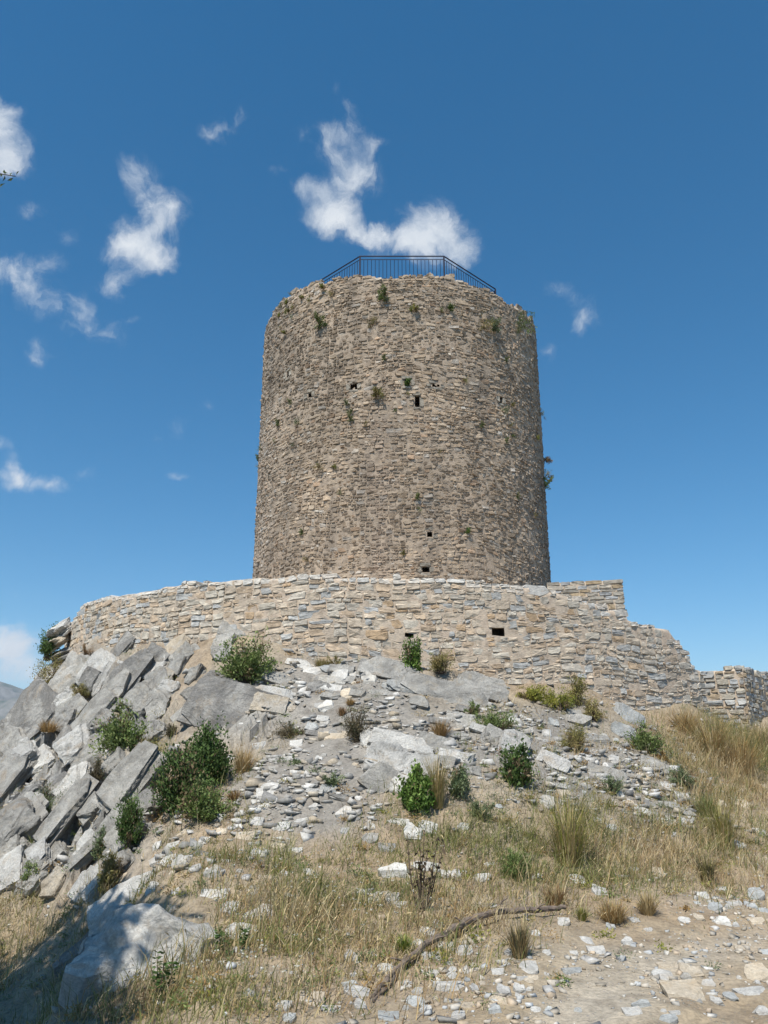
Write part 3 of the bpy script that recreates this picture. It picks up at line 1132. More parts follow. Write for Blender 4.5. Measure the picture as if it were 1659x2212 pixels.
# ---- ruined wall end at the right edge
low = bpy.data.objects.new('ruined_wall', None)
COL.objects.link(low)
tag(low, 'low ruined wall end with a corner at the right edge', 'wall', kind='thing')
c1 = at_y(1488, 1440, 20.1)
c2 = at_y(1604, 1440, 19.75)
c3 = at_y(1660, 1440, 22.2)
g = np.random.default_rng(37)
for (a, b, first) in ((c1, c2, True), (c2, c3, False)):
    s3, L3 = flat_surf(a[:2], b[:2])
    za, zb = (at_y(1500, 1446, 20.3)[2], at_y(1600, 1436, 19.5)[2]) if first else (at_y(1604, 1436, 19.5)[2], at_y(1652, 1452, 22.2)[2])
    topf = lambda u, za=za, zb=zb, L3=L3: za + (zb - za) * u / L3 + .04 * sn(u * 3, 4.5, 2)
    cells = rubble_cells(0, L3, 1.2, max(za, zb) + .2, g, .62, .23, 3.4, .45)
    cells = [(max(c_[0], 0), min(c_[1], L3), c_[2], c_[3]) for c_ in cells if c_[1] > .06 and c_[0] < L3 - .06]
    lay_stones(low, s3, cells, g, M['wall_stone'], [(.35, (.46, .42, .35)), (.25, (.40, .40, .385)), (.2, (.37, .38, .38)), (.2, (.44, .35, .245))],
               lambda u, v, h: v < topf(u) - h * .2, gap=(.006, .018), prot=(.005, .05), tilt=.1, warp_amp=(.0, .05), deep=lambda u, v: .25)
    obj('mortar_core', core_mesh(s3, .0 if first else .02, L3 - .02, lambda u: 1.0, lambda u: topf(u) - .08, M['wall_stone'], r_core_col, step=.1, thick=.6), low)

# ---- iron railing round the tower platform
rail = bpy.data.objects.new('railing', None)
COL.objects.link(rail)
tag(rail, 'dark iron railing with thin balusters on top of the tower', 'railing', kind='thing')


def bar(p, q_, r, n=6):
    p, q_ = np.array(p, float), np.array(q_, float)
    d = (q_ - p) / np.linalg.norm(q_ - p)
    a = np.cross(d, [0, 0, 1] if abs(d[2]) < .9 else [1, 0, 0])
    a /= np.linalg.norm(a)
    b_ = np.cross(d, a)
    V, F = [], []
    for k in range(n):
        o_ = r * (math.cos(2 * math.pi * (k + .5) / n) * a + math.sin(2 * math.pi * (k + .5) / n) * b_)
        V += [p + o_, q_ + o_]
        j = (k + 1) % n
        F.append((2 * k, 2 * j, 2 * j + 1, 2 * k + 1))
    F += [tuple(2 * k for k in range(n))[::-1], tuple(2 * k + 1 for k in range(n))]
    return np.array(V), F


zr1, zr0 = 17.86, 15.36
half, apo = 1.40, 3.38
oc = [(half, apo), (apo, half), (apo, -half), (half, -apo), (-half, -apo), (-apo, -half), (-apo, half), (-half, apo)]
oc = [(TC[0] + .02 + x, TC[1] - y) for x, y in oc]
zr0 = 15.35
for i in range(8):
    a, b = oc[i], oc[(i + 1) % 8]
    for z_, r_, nm in ((zr1, .022, 'top_rail'), (zr1 - .13, .013, 'rail'), (zr0 + .95, .016, 'rail')):
        V, F = bar((*a, z_), (*b, z_), r_)
        obj(nm, mesh_np(nm, V, F, M['iron']), rail)
    V, F = bar((*a, zr0 - .02), (*a, zr1), .026)
    obj('post', mesh_np('post', V, F, M['iron']), rail)
bme = None
for i in (7, 0, 6, 1):
    a, b = np.array(oc[i]), np.array(oc[(i + 1) % 8])
    n_ = 22
    for k in range(1, n_):
        p = a + (b - a) * k / n_
        if bme is None:
            V, F = bar((0, 0, 0), (0, 0, zr1 - .13 - zr0 - .95), .009, 5)
            bme = mesh_np('baluster', V, F, M['iron'])
        obj('baluster', bme, rail, (*p, zr0 + .95))

# ------------------------------------------------------------------ rocks
def rock_bm(seed, dims, cuts=9, edge=.16, amp=.035, strata=.05):
    """angular block: a box broken by random planes, then roughened; strata show across its thickness"""
    g = np.random.default_rng(seed)
    bm = bmesh.new()
    bmesh.ops.create_cube(bm, size=1.0)
    for k in range(cuts):
        n = g.normal(0, 1, 3)
        n[2] *= .75
        n /= np.linalg.norm(n)
        sup = .5 * np.abs(n).sum()
        dist = sup * g.uniform(.52, .86)
        r_ = bmesh.ops.bisect_plane(bm, geom=bm.verts[:] + bm.edges[:] + bm.faces[:], plane_co=Vector(n * dist), plane_no=Vector(n), clear_outer=True)
        ed = [e for e in r_['geom_cut'] if isinstance(e, bmesh.types.BMEdge)]
        if ed:
            bmesh.ops.holes_fill(bm, edges=ed, sides=0)
    bmesh.ops.scale(bm, vec=Vector(dims), verts=bm.verts)
    bmesh.ops.triangulate(bm, faces=bm.faces[:])
    L = max(dims)
    for _ in range(4):
        long_ = [e for e in bm.edges if e.calc_length() > L * edge]
        if not long_ or len(bm.faces) > 1800:
            break
        bmesh.ops.subdivide_edges(bm, edges=long_, cuts=1)
        bmesh.ops.triangulate(bm, faces=[f for f in bm.faces if len(f.verts) > 3])
    m = min(dims)
    off = Vector(g.uniform(-50, 50, 3))
    bm.normal_update()
    mv = []
    for v in bm.verts:
        p = v.co
        q_ = Vector((p.x / L * 3.0, p.y / L * 3.0, p.z / m * 1.2)) + off
        d = mnoise.fractal(q_, 1.0, 2.1, 4) * amp * m * 2.0
        s_ = mnoise.noise(Vector((off.x, off.y, p.z / m * 5.5 + .4 * mnoise.noise(q_)))) * strata * m * 2
        h = Vector((v.normal.x, v.normal.y, 0))
        mv.append(p + v.normal * d + h * s_)
    for v, p in zip(bm.verts, mv):
        v.co = p
    return bm


def rock_mesh(name, seed, dims, plates=1, **kw):
    if plates == 1:
        bm = rock_bm(seed, dims, **kw)
    else:
        # cleaved rock: plates of uneven size lying on one another
        g = np.random.default_rng(seed + 5)
        cut = np.sort(g.uniform(.15, .85, plates - 1))
        zs = np.r_[0, cut, 1]
        bm = bmesh.new()
        tmp = bpy.data.meshes.new('tmp')
        for k in range(plates):
            t_ = (zs[k + 1] - zs[k]) * dims[2]
            f = g.uniform(.78, 1.0, 2)
            b2 = rock_bm(seed + 31 * k, (dims[0] * f[0], dims[1] * f[1], t_ * 1.35 + .02), **kw)
            off = Vector(((1 - f[0]) * dims[0] * g.uniform(-.5, .5), (1 - f[1]) * dims[1] * g.uniform(-.5, .5), ((zs[k] + zs[k + 1]) / 2 - .5) * dims[2]))
            bmesh.ops.translate(b2, vec=off, verts=b2.verts)
            b2.to_mesh(tmp)
            b2.free()
            bm.from_mesh(tmp)
        bpy.data.meshes.remove(tmp)
    me = bpy.data.meshes.new(name)
    bm.to_mesh(me)
    bm.free()
    return me


SMALL = {}
for mk_ in ('grey', 'dark', 'pale', 'tan', 'blue'):
    for k in range(6):
        me = rock_mesh('stone', 900 + k, (1, .72 + .05 * (k % 3), .62 if k % 2 else .42), cuts=10, edge=.34, amp=.05, strata=.05)
        me.materials.append(M['loose_' + mk_])
        SMALL[mk_, k] = me

MATW = {'g': 'grey', 'd': 'dark', 'p': 'pale', 't': 'tan', 'b': 'blue'}
COLW = {'g': 'grey', 'd': 'dark grey', 'p': 'whitish', 't': 'tan', 'b': 'bluish'}
LAND = [('the fallen branch', 1010, 2050), ('the brown dead stalks', 915, 1900), ('the tall grass clump', 1230, 1790), ('the half-shaded boulder', 320, 2050),
        ('the tall dark shrub', 425, 1650), ('the spiky straw tuft', 1324, 1966), ('the tan foreground block', 667, 2167), ('the flat grey boulder', 1415, 1658), ('the big whitish outcrop', 890, 1640), ('the bare path', 1400, 2080), ('the ruined wall end', 1570, 1540),
        ('the yellow-green mat of plants', 1215, 1510), ('the smooth dark rock face', 520, 1540), ('the long sloping slab', 940, 1480), ('the pointed juniper', 265, 1830),
        ('the round grey-green bush', 95, 1750), ('the bushy wall corner', 110, 1420), ('the bare scree slope', 680, 1650), ('the dense green bush', 900, 1715), ('the dark bush', 772, 1565)]
used_labels = {}


def place_label(px, py):
    nm, lx, ly = min(LAND, key=lambda l: (l[1] - px) ** 2 + (1.5 * (l[2] - py)) ** 2)
    dx, dy = px - lx, (py - ly) * 1.5
    far_ = math.hypot(dx, dy)
    if far_ < 35:
        return 'close against ' + nm
    w = 'well ' if far_ > 190 else ''
    if abs(dx) > 2.2 * abs(dy):
        return w + ('right of ' if dx > 0 else 'left of ') + nm
    if abs(dy) > 2.2 * abs(dx):
        return w + ('in front of ' if dy > 0 else 'above ') + nm
    return w + ('below and ' if dy > 0 else 'above and ') + ('right of ' if dx > 0 else 'left of ') + nm


def unique_label(head, px, py, alt):
    lab = head + ' ' + place_label(px, py)
    if len(lab.replace('-', ' ').split()) > 15:
        lab = lab.replace('well ', '').replace(' and left', '').replace(' and right', '')
    if lab in used_labels:
        two = sorted(LAND, key=lambda l: (l[1] - px) ** 2 + (1.5 * (l[2] - py)) ** 2)[:3]
        for a_, b_ in ((0, 1), (0, 2), (1, 2)):
            lab2 = f'{alt} between {two[a_][0]} and {two[b_][0]}'
            if lab2 not in used_labels and len(lab2.replace('-', ' ').split()) <= 15:
                lab = lab2
                break
    used_labels[lab] = 1
    return lab


def basis(px, py, ang, facing, P=None, lean=0.0):
    P = hit(px, py) if P is None else P
    n = normal_at(P[0], P[1])
    tocam = (EYE - P) / np.linalg.norm(EYE - P)
    N = n + facing * tocam + np.array([-lean, 0, lean * .2])
    N /= np.linalg.norm(N)
    a = R(ang)
    Lx = math.cos(a) * np.array([1.0, 0, 0]) + math.sin(a) * UP
    Lx = Lx - N * (Lx @ N)
    Lx /= np.linalg.norm(Lx)
    Ly = np.cross(N, Lx)
    s = ((P - EYE) @ FW) / FPX
    return P, N, Lx, Ly, s, max(.45, float(N @ tocam))


def set_matrix(o, P, Lx, Ly, N, sc=(1, 1, 1)):
    m = Matrix.Identity(4)
    for r_ in range(3):
        m[r_][0], m[r_][1], m[r_][2], m[r_][3] = Lx[r_] * sc[0], Ly[r_] * sc[1], N[r_] * sc[2], P[r_]
    o.matrix_world = m


# big blocks: picture x, y, length, width, tilt in the picture, thickness/width, material, facing, label
BIG = """
529 1366 118 40 -17 .7 g .5|pale grey slab leaning at the foot of the ring wall above the hanging shrub
481 1391 46 36 -5 .8 g .5|squarish grey block under the leaning slab by the ring wall
478 1416 44 32 0 .8 g .5|grey block low under the leaning slab, left of the hanging shrub
598 1467 100 30 -24 .8 g .7|upper dark layered ledge slab right of the hanging shrub
596 1503 100 30 -19 .8 p .7|cream lower ledge slab jutting over the dark hollow
592 1536 90 40 -14 .8 t .6|brownish block under the jutting ledge slabs
520 1535 215 130 -24 .5 d 1.1|large smooth dark grey rock face below the hanging shrub
455 1480 70 60 -50 .6 d .9|dark grey shoulder at the top left of the smooth rock face
153 1465 110 58 60 .6 g .9|tall pale grey slab under the left end of the ring wall
219 1468 110 68 64 .6 p .9|broad cream slab standing upright left of the dark leaning slabs
279 1470 130 48 60 .7 d .9|dark leaning slab just right of the broad cream slab
238 1508 140 42 56 .7 g .9|long grey slab running down beneath the broad cream slab
328 1443 78 48 60 .8 d .8|dark block close below the ring wall's foot
385 1404 60 38 -20 .7 t .5|orange-stained rock block at the foot of the ring wall
379 1452 56 44 -15 .8 g .7|grey-tan block below the orange-stained rock
345 1487 62 44 40 .8 g .8|grey block among the leaning slabs below the orange rock
303 1522 64 62 50 .7 g .9|broad grey block left of centre in the leaning slabs
350 1526 66 54 30 .7 g .9|pale grey block left of the smooth dark rock face
427 1516 44 48 60 .8 d .8|dark pointed block touching the smooth rock face
84 1552 120 88 62 .8 d .9|massive dark block on the skyline at far left
109 1503 56 26 -14 .7 p .6|whitish cap stone on top of the massive dark block
149 1560 90 44 62 .7 g .9|grey slab right of the massive dark block
192 1580 140 48 60 .7 g .9|long grey slab slanting down towards the round bush
160 1626 80 52 50 .7 p .9|pale slab at the lower end of the long slanting slab
24 1618 56 42 55 .7 g .8|grey skyline block beside the far mountain
15 1704 100 54 78 .7 g .9|tall grey slab at the left edge of the picture
88 1658 56 42 60 .8 p .8|whitish block above the round grey-green bush
139 1790 160 44 74 .7 g .9|tall narrow slab right of the round grey-green bush
160 1718 66 42 40 .8 p .8|whitish broken block between two upright slabs
277 1722 160 74 68 .6 g 1.0|large smooth grey slab left of the tall dark shrub
268 1790 110 60 70 .6 g 1.0|grey slab just above the pointed juniper
224 1740 100 28 70 .9 g .8|narrow upright slab with dark cracks
29 1826 110 74 62 .6 g .9|broad grey slab low at the left edge
22 1903 66 58 30 .7 p .9|whitish block at the left edge above the gully
84 1862 56 38 40 .8 p .8|whitish block right of the broad edge slab
190 1910 80 38 80 .8 p .8|upright cream stone at the head of the shaded gully
73 1921 66 42 20 .8 g .8|grey block half buried above the gully grass
120 1848 46 52 60 .8 g .8|grey block at the foot of the tall narrow slab
193 1764 56 42 60 .8 g .8|grey block behind the narrow upright slab
55 1775 80 46 70 .7 g .9|grey slab left of the round grey-green bush
40 1690 60 36 60 .8 p .8|pale slab on the skyline ridge at left
110 1710 70 36 65 .8 g .8|leaning grey slab above the round bush
250 1640 70 40 65 .8 g .8|grey slab beside the spreading green shrub
325 1050 2 2 0 1 g 1|skip
322 2075 260 225 -12 .7 p 1.25|big pale boulder half in tree shadow at lower left
270 1972 150 90 48 .8 p .5|white crest of the big half-shaded boulder
212 2035 235 46 64 1.0 d .5|dark overhanging edge of rock along the shaded gully
857 1460 170 48 -23 .55 g .75|long sloping grey slab touching the ring wall's foot
884 1489 116 26 -22 .7 b .8|thin bluish ledge under the long sloping slab
958 1503 180 52 -28 .5 g .75|sloping grey slab continuing below the olive bush
1036 1490 120 48 -28 .55 g .7|smooth grey slab under the ring wall, right of the olive bush
999 1567 86 38 -40 .7 g .8|pale tilted slab below the sloping slabs
904 1521 44 24 -25 .8 g .7|small grey block under the sloping slabs
838 1404 96 40 -25 .5 t .4|pinkish bedrock hump built into the wall's foot
832 1642 96 62 -25 .7 p .9|sheer pale front block of the whitish outcrop
868 1612 140 42 -24 .7 p .85|long pale top layer of the whitish outcrop
938 1610 116 34 -24 .7 g .85|grey layered plate behind the whitish outcrop's top
884 1662 112 62 -18 .7 p .9|broad pale block in the middle of the whitish outcrop
820 1692 78 60 62 .7 g .9|grey lower left corner of the whitish outcrop
864 1702 66 48 -32 .8 p .9|pale block at the foot of the whitish outcrop
934 1652 92 46 -22 .7 g .9|grey block right of the middle of the whitish outcrop
986 1640 84 36 -18 .7 p .8|pale ledge on the right of the whitish outcrop
1012 1666 56 36 -12 .8 g .8|grey nose at the right end of the whitish outcrop
802 1604 56 40 -58 .8 p .8|white fractured block on the outcrop's upper left
760 1560 44 30 -30 .7 g .8|grey block in the scree above the dark bush
690 1490 60 26 -22 .8 d .7|dark ledge in the hollow right of the jutting slabs
650 1440 70 22 -12 .8 p .6|pale flat plate bridging the hollow under the ring wall
735 1455 56 26 -14 .8 g .6|grey plate at the top of the scree under the ring wall
1105 1616 70 62 -35 .7 p .8|white wedge of rock above the dark green bush
1062 1608 44 46 -50 .8 g .8|grey rock left of the white wedge
1193 1655 68 42 -48 .7 p .8|pale pointed rock right of the dark green bush
1357 1550 68 42 -30 .7 b .8|bluish boulder below the ring wall at right
1342 1584 66 36 -32 .8 b .8|long bluish block beneath the bluish boulder
1415 1658 60 38 -24 .6 g .8|flat grey boulder on the slope below the dry grass
1309 1676 84 32 -25 .6 g .8|flaky grey slabs on the scree
128 1360 48 24 0 1.0 p .3|pale ledge stone at the broken left end of the ring wall
122 1386 50 22 -4 .9 t .3|tan ledge stone beneath the broken wall end
140 1412 60 24 6 .9 g .4|shadowed ledge stone under the wall's left end
""".strip().split('\n')
for i, ln in enumerate(BIG):
    nums, lab = ln.split('|')
    if lab == 'skip':
        continue
    a = nums.split()
    px, py, ln_, wd, ang, tf = map(float, a[:6])
    if px < 345 and py < 1930 and ang > 45:
        ang += 9
    mk_, fc = a[6], float(a[7])
    if py < 1440 and px < 145:
        P0 = at_y(px, py, 21.9)
        P, N, Lx, Ly, s, fs = basis(px, py, ang, fc, P0)
    else:
        P, N, Lx, Ly, s, fs = basis(px, py, ang, fc, None, .55 if px < 400 and py < 1930 else 0)
    dims = (ln_ * s * 1.06, wd * s / fs, max(.12, wd * s * tf))
    big_ = max(ln_, wd) > 90
    me = rock_mesh('rock', 100 + i * 7, dims, plates=(2 if py > 1930 else 4 if big_ else 3), cuts=11, edge=.05 if big_ else .09, amp=.085, strata=.12)
    me.materials.append(M['rock_' + MATW[mk_]])
    o = obj('rock', me)
    set_matrix(o, P + N * dims[2] * (-.14 if px < 480 and py < 1930 else -.24 if py > 1930 else -.02 if px > 800 and py < 1530 else -.20), Lx, Ly, N)
    tag(o, lab, 'rock', 'outcropping rocks and slabs of the hillside')

# the rest of the left crag: slabs stacked on edge between the larger ones
gs = np.random.default_rng(43)
SLABS, tries = [], 0
while len(SLABS) < 46 and tries < 6000:
    tries += 1
    px, py = gs.uniform(5, 460), gs.uniform(1405, 1930)
    lim = 75 + max(0, 1480 - py) * .4 if py < 1480 else max(0, 75 - (py - 1480) * .5)
    if px < lim or px > 470 - (py - 1400) * .42 or (px > 330 and py > 1560):
        continue
    if any(abs(px - a_) < 17 and abs(py - b_) < 24 for a_, b_ in SLABS):
        continue
    SLABS.append((px, py))
    ln_, wd = gs.uniform(38, 92), gs.uniform(20, 42)
    ang = 70 + 9 * sn(px / 130, py / 130, 3) + gs.normal(0, 11)
    mk_ = gs.choice(list('ggggdddpt'))
    P, N, Lx, Ly, s, fs = basis(px, py, ang, .9, None, .55)
    dims = (ln_ * s, wd * s / fs, wd * s * gs.uniform(.7, 1.1))
    me = rock_mesh('rock', 3000 + len(SLABS) * 11, dims, plates=3, cuts=11, edge=.09, amp=.09, strata=.13)
    me.materials.append(M['rock_' + MATW[mk_]])
    o = obj('rock', me)
    set_matrix(o, P + N * dims[2] * gs.uniform(-.28, -.04), Lx, Ly, N)
    hd_ = f"{'long' if ln_ > 80 else 'short'} {'steep' if ang > 40 else 'low'} {COLW[mk_]} crag slab"
    tag(o, unique_label(hd_, px, py, hd_), 'rock', 'slabs stacked on edge in the left crag')

# half-buried plates showing through the scree, all dipping the same way
k_ = 0
while k_ < 34:
    px, py = gs.uniform(640, 1480), gs.uniform(1450, 1800)
    if gauss(np.array([px]), np.array([py]), G_SCREE + [(1000, 1560, 200, 60, .6)])[0] < gs.uniform(.3, 1.1):
        continue
    ln_, wd = gs.uniform(26, 66), gs.uniform(9, 22)
    ang = gs.normal(-24, 9)
    mk_ = gs.choice(list('gggppdb'))
    P, N, Lx, Ly, s, fs = basis(px, py, ang, .5)
    dims = (ln_ * s, wd * s / fs, wd * s * gs.uniform(.6, 1.0))
    me = rock_mesh('rock', 6000 + k_ * 13, dims, plates=2, cuts=8, edge=.16, amp=.04, strata=.08)
    me.materials.append(M['rock_' + MATW[mk_]])
    o = obj('rock', me)
    set_matrix(o, P - N * dims[2] * gs.uniform(0, .2), Lx, Ly, N)
    hd_ = f"{'long' if ln_ > 46 else 'short'} half-buried {COLW[mk_]} plate"
    tag(o, unique_label(hd_, px, py, hd_), 'rock', 'half-buried plates in the scree')
    k_ += 1

# loose stones: picture x, y, length, width, tilt, material
LOOSE = """
350 1981 32 26 10 p;372 1966 26 24 60 t;518 2021 66 34 -50 p;569 1984 84 42 15 p;463 1939 62 22 5 p;496 1963 42 20 12 p;262 1901 28 26 20 t;394 1864 46 26 -5 g;365 1864 36 15 10 p;463 1890 46 28 20 g
343 1857 42 15 55 p;339 1831 20 34 0 p;372 1830 32 18 -8 p;332 1919 36 20 0 p;379 1928 20 16 40 p;303 1922 36 16 10 p;576 1718 46 48 20 p;583 1703 42 13 -10 p;565 1747 42 18 40 p;592 1732 22 16 -20 p
554 1778 30 18 0 p;664 1410 26 22 -30 p;675 1452 42 17 5 p;733 1465 40 22 -10 p;766 1461 30 20 -25 p;799 1469 40 34 -15 g;711 1449 42 14 -10 b;708 1527 44 22 15 p;688 1525 18 26 10 p;748 1503 30 22 40 t
722 1593 54 38 -15 t;704 1562 26 28 -40 g;1287 1596 26 20 -20 p;1305 1596 26 20 -10 g;1242 1545 32 22 0 g;1324 1642 26 16 -30 p;1473 1722 32 26 -15 p;1404 1742 32 13 10 d;1393 1758 32 13 -30 p;1360 1737 32 11 -20 t
1440 1778 48 12 -3 p;1470 1777 26 18 -20 p;1492 1768 20 18 -40 p;1296 1928 38 22 -10 p;1247 1902 34 20 0 p;1163 1901 36 16 0 p;1517 1937 28 15 0 p;1544 1963 32 11 0 b;1588 1953 32 24 10 p;1623 1959 30 22 0 b
1652 1970 28 16 -20 b;1564 1995 46 28 -15 p;1637 1992 32 20 15 t;1632 1937 36 16 -10 b;1444 2088 44 26 -15 t;1495 2103 54 28 -15 t;1433 2112 46 28 -10 p;1484 2114 32 18 -30 g;1477 2148 80 46 -10 t;1634 2108 54 28 -10 t
1626 2145 66 52 -15 p;1548 2165 28 28 -20 p;1577 2156 28 13 10 b;1389 2174 54 13 5 b;1368 2190 40 22 -30 p;1444 2205 42 12 -10 b;1459 2189 24 14 0 p;1599 2052 24 20 10 t;1265 2034 32 20 -20 p;1357 2039 34 15 -15 p
1289 2059 38 17 -10 p;1141 2094 44 22 -25 p;1129 2116 24 24 0 p;1089 2143 34 22 10 p;1076 2165 38 17 0 t;1072 2185 36 15 5 b;1152 2116 24 16 10 t;1218 1997 28 10 0 p;1236 2101 42 15 -10 b;1123 2141 30 13 0 p
1158 2185 24 18 -40 p;1187 2183 24 14 -40 b;1076 2103 28 20 0 p;1156 2019 22 14 0 p;857 1780 54 22 -10 p;894 1802 48 36 0 p;923 1791 44 26 -20 p;748 1758 48 26 10 p;744 1797 20 22 0 p;799 1813 38 18 0 g
835 1835 38 26 0 g;802 1786 24 18 30 g;919 1875 66 18 10 p;857 1886 84 26 5 p;974 1893 44 14 -15 p;828 1953 72 26 -3 g;870 1957 30 18 0 p;948 2003 30 18 -20 p;923 2017 34 15 10 p;904 2048 44 22 15 p
965 2050 38 17 0 p;1003 2059 38 20 -15 p;930 2068 42 20 0 p;762 2072 40 28 40 p;835 2097 42 18 -10 p;766 2108 20 16 30 p;930 2105 42 11 0 p;974 2112 24 16 20 p;970 2134 68 28 4 p;1028 2136 24 13 0 p
770 2148 58 20 8 p;759 2130 44 11 5 b;667 2167 66 38 12 t;613 2181 36 15 10 p;711 2185 50 24 5 p;780 2176 32 20 0 p;897 2167 42 20 5 b;923 2185 38 15 0 p;839 2200 46 22 10 b;624 2205 30 12 10 b
584 1901 54 20 15 t;616 1890 22 16 0 p;666 1886 22 18 0 p;620 1937 24 22 0 g;545 1926 30 30 40 g;1039 1901 38 13 0 p;520 2055 36 46 -20 p;480 1800 30 14 20 t;440 1820 26 14 0 p;400 1800 34 16 10 t
530 1810 44 20 -10 t;610 1790 36 16 0 p;650 1775 30 14 20 p;560 1850 40 14 0 p;600 1830 34 12 -10 t;680 1745 26 14 0 p;640 1840 26 14 0 p;1000 1790 26 14 0 p;1060 1870 30 14 0 p;540 2150 30 18 0 g
450 2140 30 26 30 p;1100 2060 24 14 0 p;1320 1790 24 12 0 p;1290 1775 20 10 0 p;1560 1800 34 14 0 p;1600 1830 30 12 0 b;1640 1800 36 14 0 p;1560 1740 30 16 10 t;1600 1740 34 20 -20 t;1420 1890 30 16 0 t
1370 1880 26 14 0 p;1510 1985 26 12 0 t;1480 1990 28 14 0 p;1590 2000 20 14 0 p;1660 2060 30 16 0 b;1530 2130 30 14 0 p;1400 2010 20 12 0 p;1320 2005 24 10 0 b;1370 1990 26 10 0 p;1650 2190 40 24 0 p
1240 2060 18 12 0 p;1180 2060 20 12 0 p;1040 2030 22 12 0 t;1005 2100 20 12 0 p;880 2130 30 14 0 p;940 2160 22 12 0 t;1010 2175 30 14 0 t;990 2200 32 12 0 p;1110 2200 26 12 0 p;1280 2130 18 12 0 t
860 1590 24 16 0 p;760 1580 22 12 0 p;640 1610 28 16 20 p;620 1640 26 14 -20 p;590 1660 24 12 10 g;690 1640 20 10 0 p;730 1650 18 10 0 g;620 1465 26 12 -20 t;640 1430 24 12 0 d;690 1470 26 12 0 d
560 1615 30 18 40 p;500 1640 22 12 0 p;470 1690 20 16 20 p;520 1760 26 14 0 p;1220 1720 30 24 30 t;1180 1735 36 22 -10 g;1260 1700 30 12 -20 g;1370 1700 26 14 -20 d;1390 1680 28 16 -10 t;1340 1720 22 12 -20 p
1110 1560 26 14 -20 p;1140 1580 24 12 -20 g;1170 1600 28 12 -20 p;1210 1610 26 12 -30 g;1270 1640 30 10 -25 p;1230 1660 26 10 -25 g;1440 1700 26 12 -10 p;1490 1640 34 14 -10 p;1470 1610 20 12 0 p;1520 1670 24 14 0 p
""".strip().replace('\n', ';').split(';')
n_loose = 0
gl = np.random.default_rng(41)


def loose_stone(px, py, ln_, wd, ang, mk_, k):
    P, N, Lx, Ly, s, fs = basis(px, py, ang, .25)
    L_, W_ = ln_ * s, min(wd * s / (fs * .9), ln_ * s * 1.2)
    T_ = min(W_, L_) * (.75 if wd > .45 * ln_ else .95)
    me = SMALL[MATW[mk_], k % 6]
    o = obj('stone', me)
    set_matrix(o, P - N * T_ * gl.uniform(0, .16), Lx, Ly, N, (L_ * .98, W_ * 1.05, T_ * 1.15))
    size = 'large' if L_ > .34 else 'medium' if L_ > .2 else 'small' if L_ > .11 else 'tiny'
    shape = 'flat' if wd < .42 * ln_ else 'blocky' if wd > .75 * ln_ else 'angular'
    lab = unique_label(f'{size} {shape} {COLW[mk_]} stone', px, py, f'{size} {shape} {COLW[mk_]} stone')
    tag(o, lab, 'stone', 'loose stones scattered over the slope and path')
    return lab


for k, e in enumerate(LOOSE):
    a = e.split()
    loose_stone(float(a[0]), float(a[1]), float(a[2]), float(a[3]), float(a[4]) + gl.normal(0, 6), a[5], k)
    n_loose += 1
G_STONES = [(1590, 1960, 70, 50, 1.0), (1560, 2140, 90, 50, .8), (1000, 2140, 200, 50, 1.0), (640, 1750, 130, 70, .9), (1300, 1690, 150, 70, 1.0), (740, 1540, 110, 90, .7),
            (420, 1850, 110, 60, .8), (1000, 1580, 150, 60, .6), (150, 1720, 130, 150, .25), (1430, 1770, 80, 30, .9)]
xs = gl.uniform(5, 1655, 9000)
ys = gl.uniform(1430, 2208, 9000)
pk = np.nonzero(gl.uniform(0, 1, 9000) < gauss(xs, ys, G_STONES) * .5)[0][:112]
for k in pk:
    big = gl.uniform(10, 20) * (.7 + .5 * (ys[k] - 1430) / 780)
    loose_stone(xs[k], ys[k], big, big * gl.uniform(.45, .85), gl.normal(-5, 25), gl.choice(list('ppggtb')), int(k))

# gravel and scree chips: far too many to count
mc, t, b = nt('stone_chips')
q = NB(t)
at = q.n('ShaderNodeAttribute', attribute_name='Col').outputs['Color']
pos = q.n('ShaderNodeNewGeometry').outputs['Position']
n1 = q.noise(pos, 25, 4, 0.65)
t.links.new(q.mix(1.0, at, q.ramp(n1, [(0.3, (0.7,) * 3), (0.7, (1.25,) * 3)]), 'MULTIPLY'), b.inputs['Base Color'])
IV = np.array([(x, y, z) for z in (-1, 1) for y in (-1, 1) for x in (-1, 1)], float) * .72
IF = np.array([(0, 2, 3), (0, 3, 1), (4, 5, 7), (4, 7, 6), (0, 1, 5), (0, 5, 4), (2, 6, 7), (2, 7, 3), (0, 4, 6), (0, 6, 2), (1, 3, 7), (1, 7, 5)])


def rand_rot(n, g):
    q_ = g.normal(0, 1, (n, 4))
    q_ /= np.linalg.norm(q_, axis=1)[:, None]
    w, x, y, z = q_.T
    return np.stack([np.stack([1 - 2 * (y * y + z * z), 2 * (x * y - z * w), 2 * (x * z + y * w)], -1),
                     np.stack([2 * (x * y + z * w), 1 - 2 * (x * x + z * z), 2 * (y * z - x * w)], -1),
                     np.stack([2 * (x * z - y * w), 2 * (y * z + x * w), 1 - 2 * (x * x + y * y)], -1)], 1)


def scatter_world(n, g, spec, base=0.0, rmin=5.0, rmax=22.0, thr=None):
    """ground points inside the view, thinned by a density map"""
    a = g.uniform(-32, 37, n * 8) * RAD
    r = np.sqrt(g.uniform(rmin ** 2, rmax ** 2, n * 8))
    x, y = r * np.sin(a), r * np.cos(a)
    z = ground_z(x, y)
    px, py, f = proj(np.c_[x, y, z])
    rt = np.hypot(x - TC[0], y - TC[1])
    dens = np.clip(gauss(px, py, spec) + base, 0, 1)
    ok = (px > -260) & (px < 2250) & (py > 1380) & (py < 2300) & (rt > RR + .05) & (g.uniform(0, 1, len(x)) < dens)
    i = np.nonzero(ok)[0][:n]
    return np.c_[x, y, z][i], px[i], py[i], f[i]


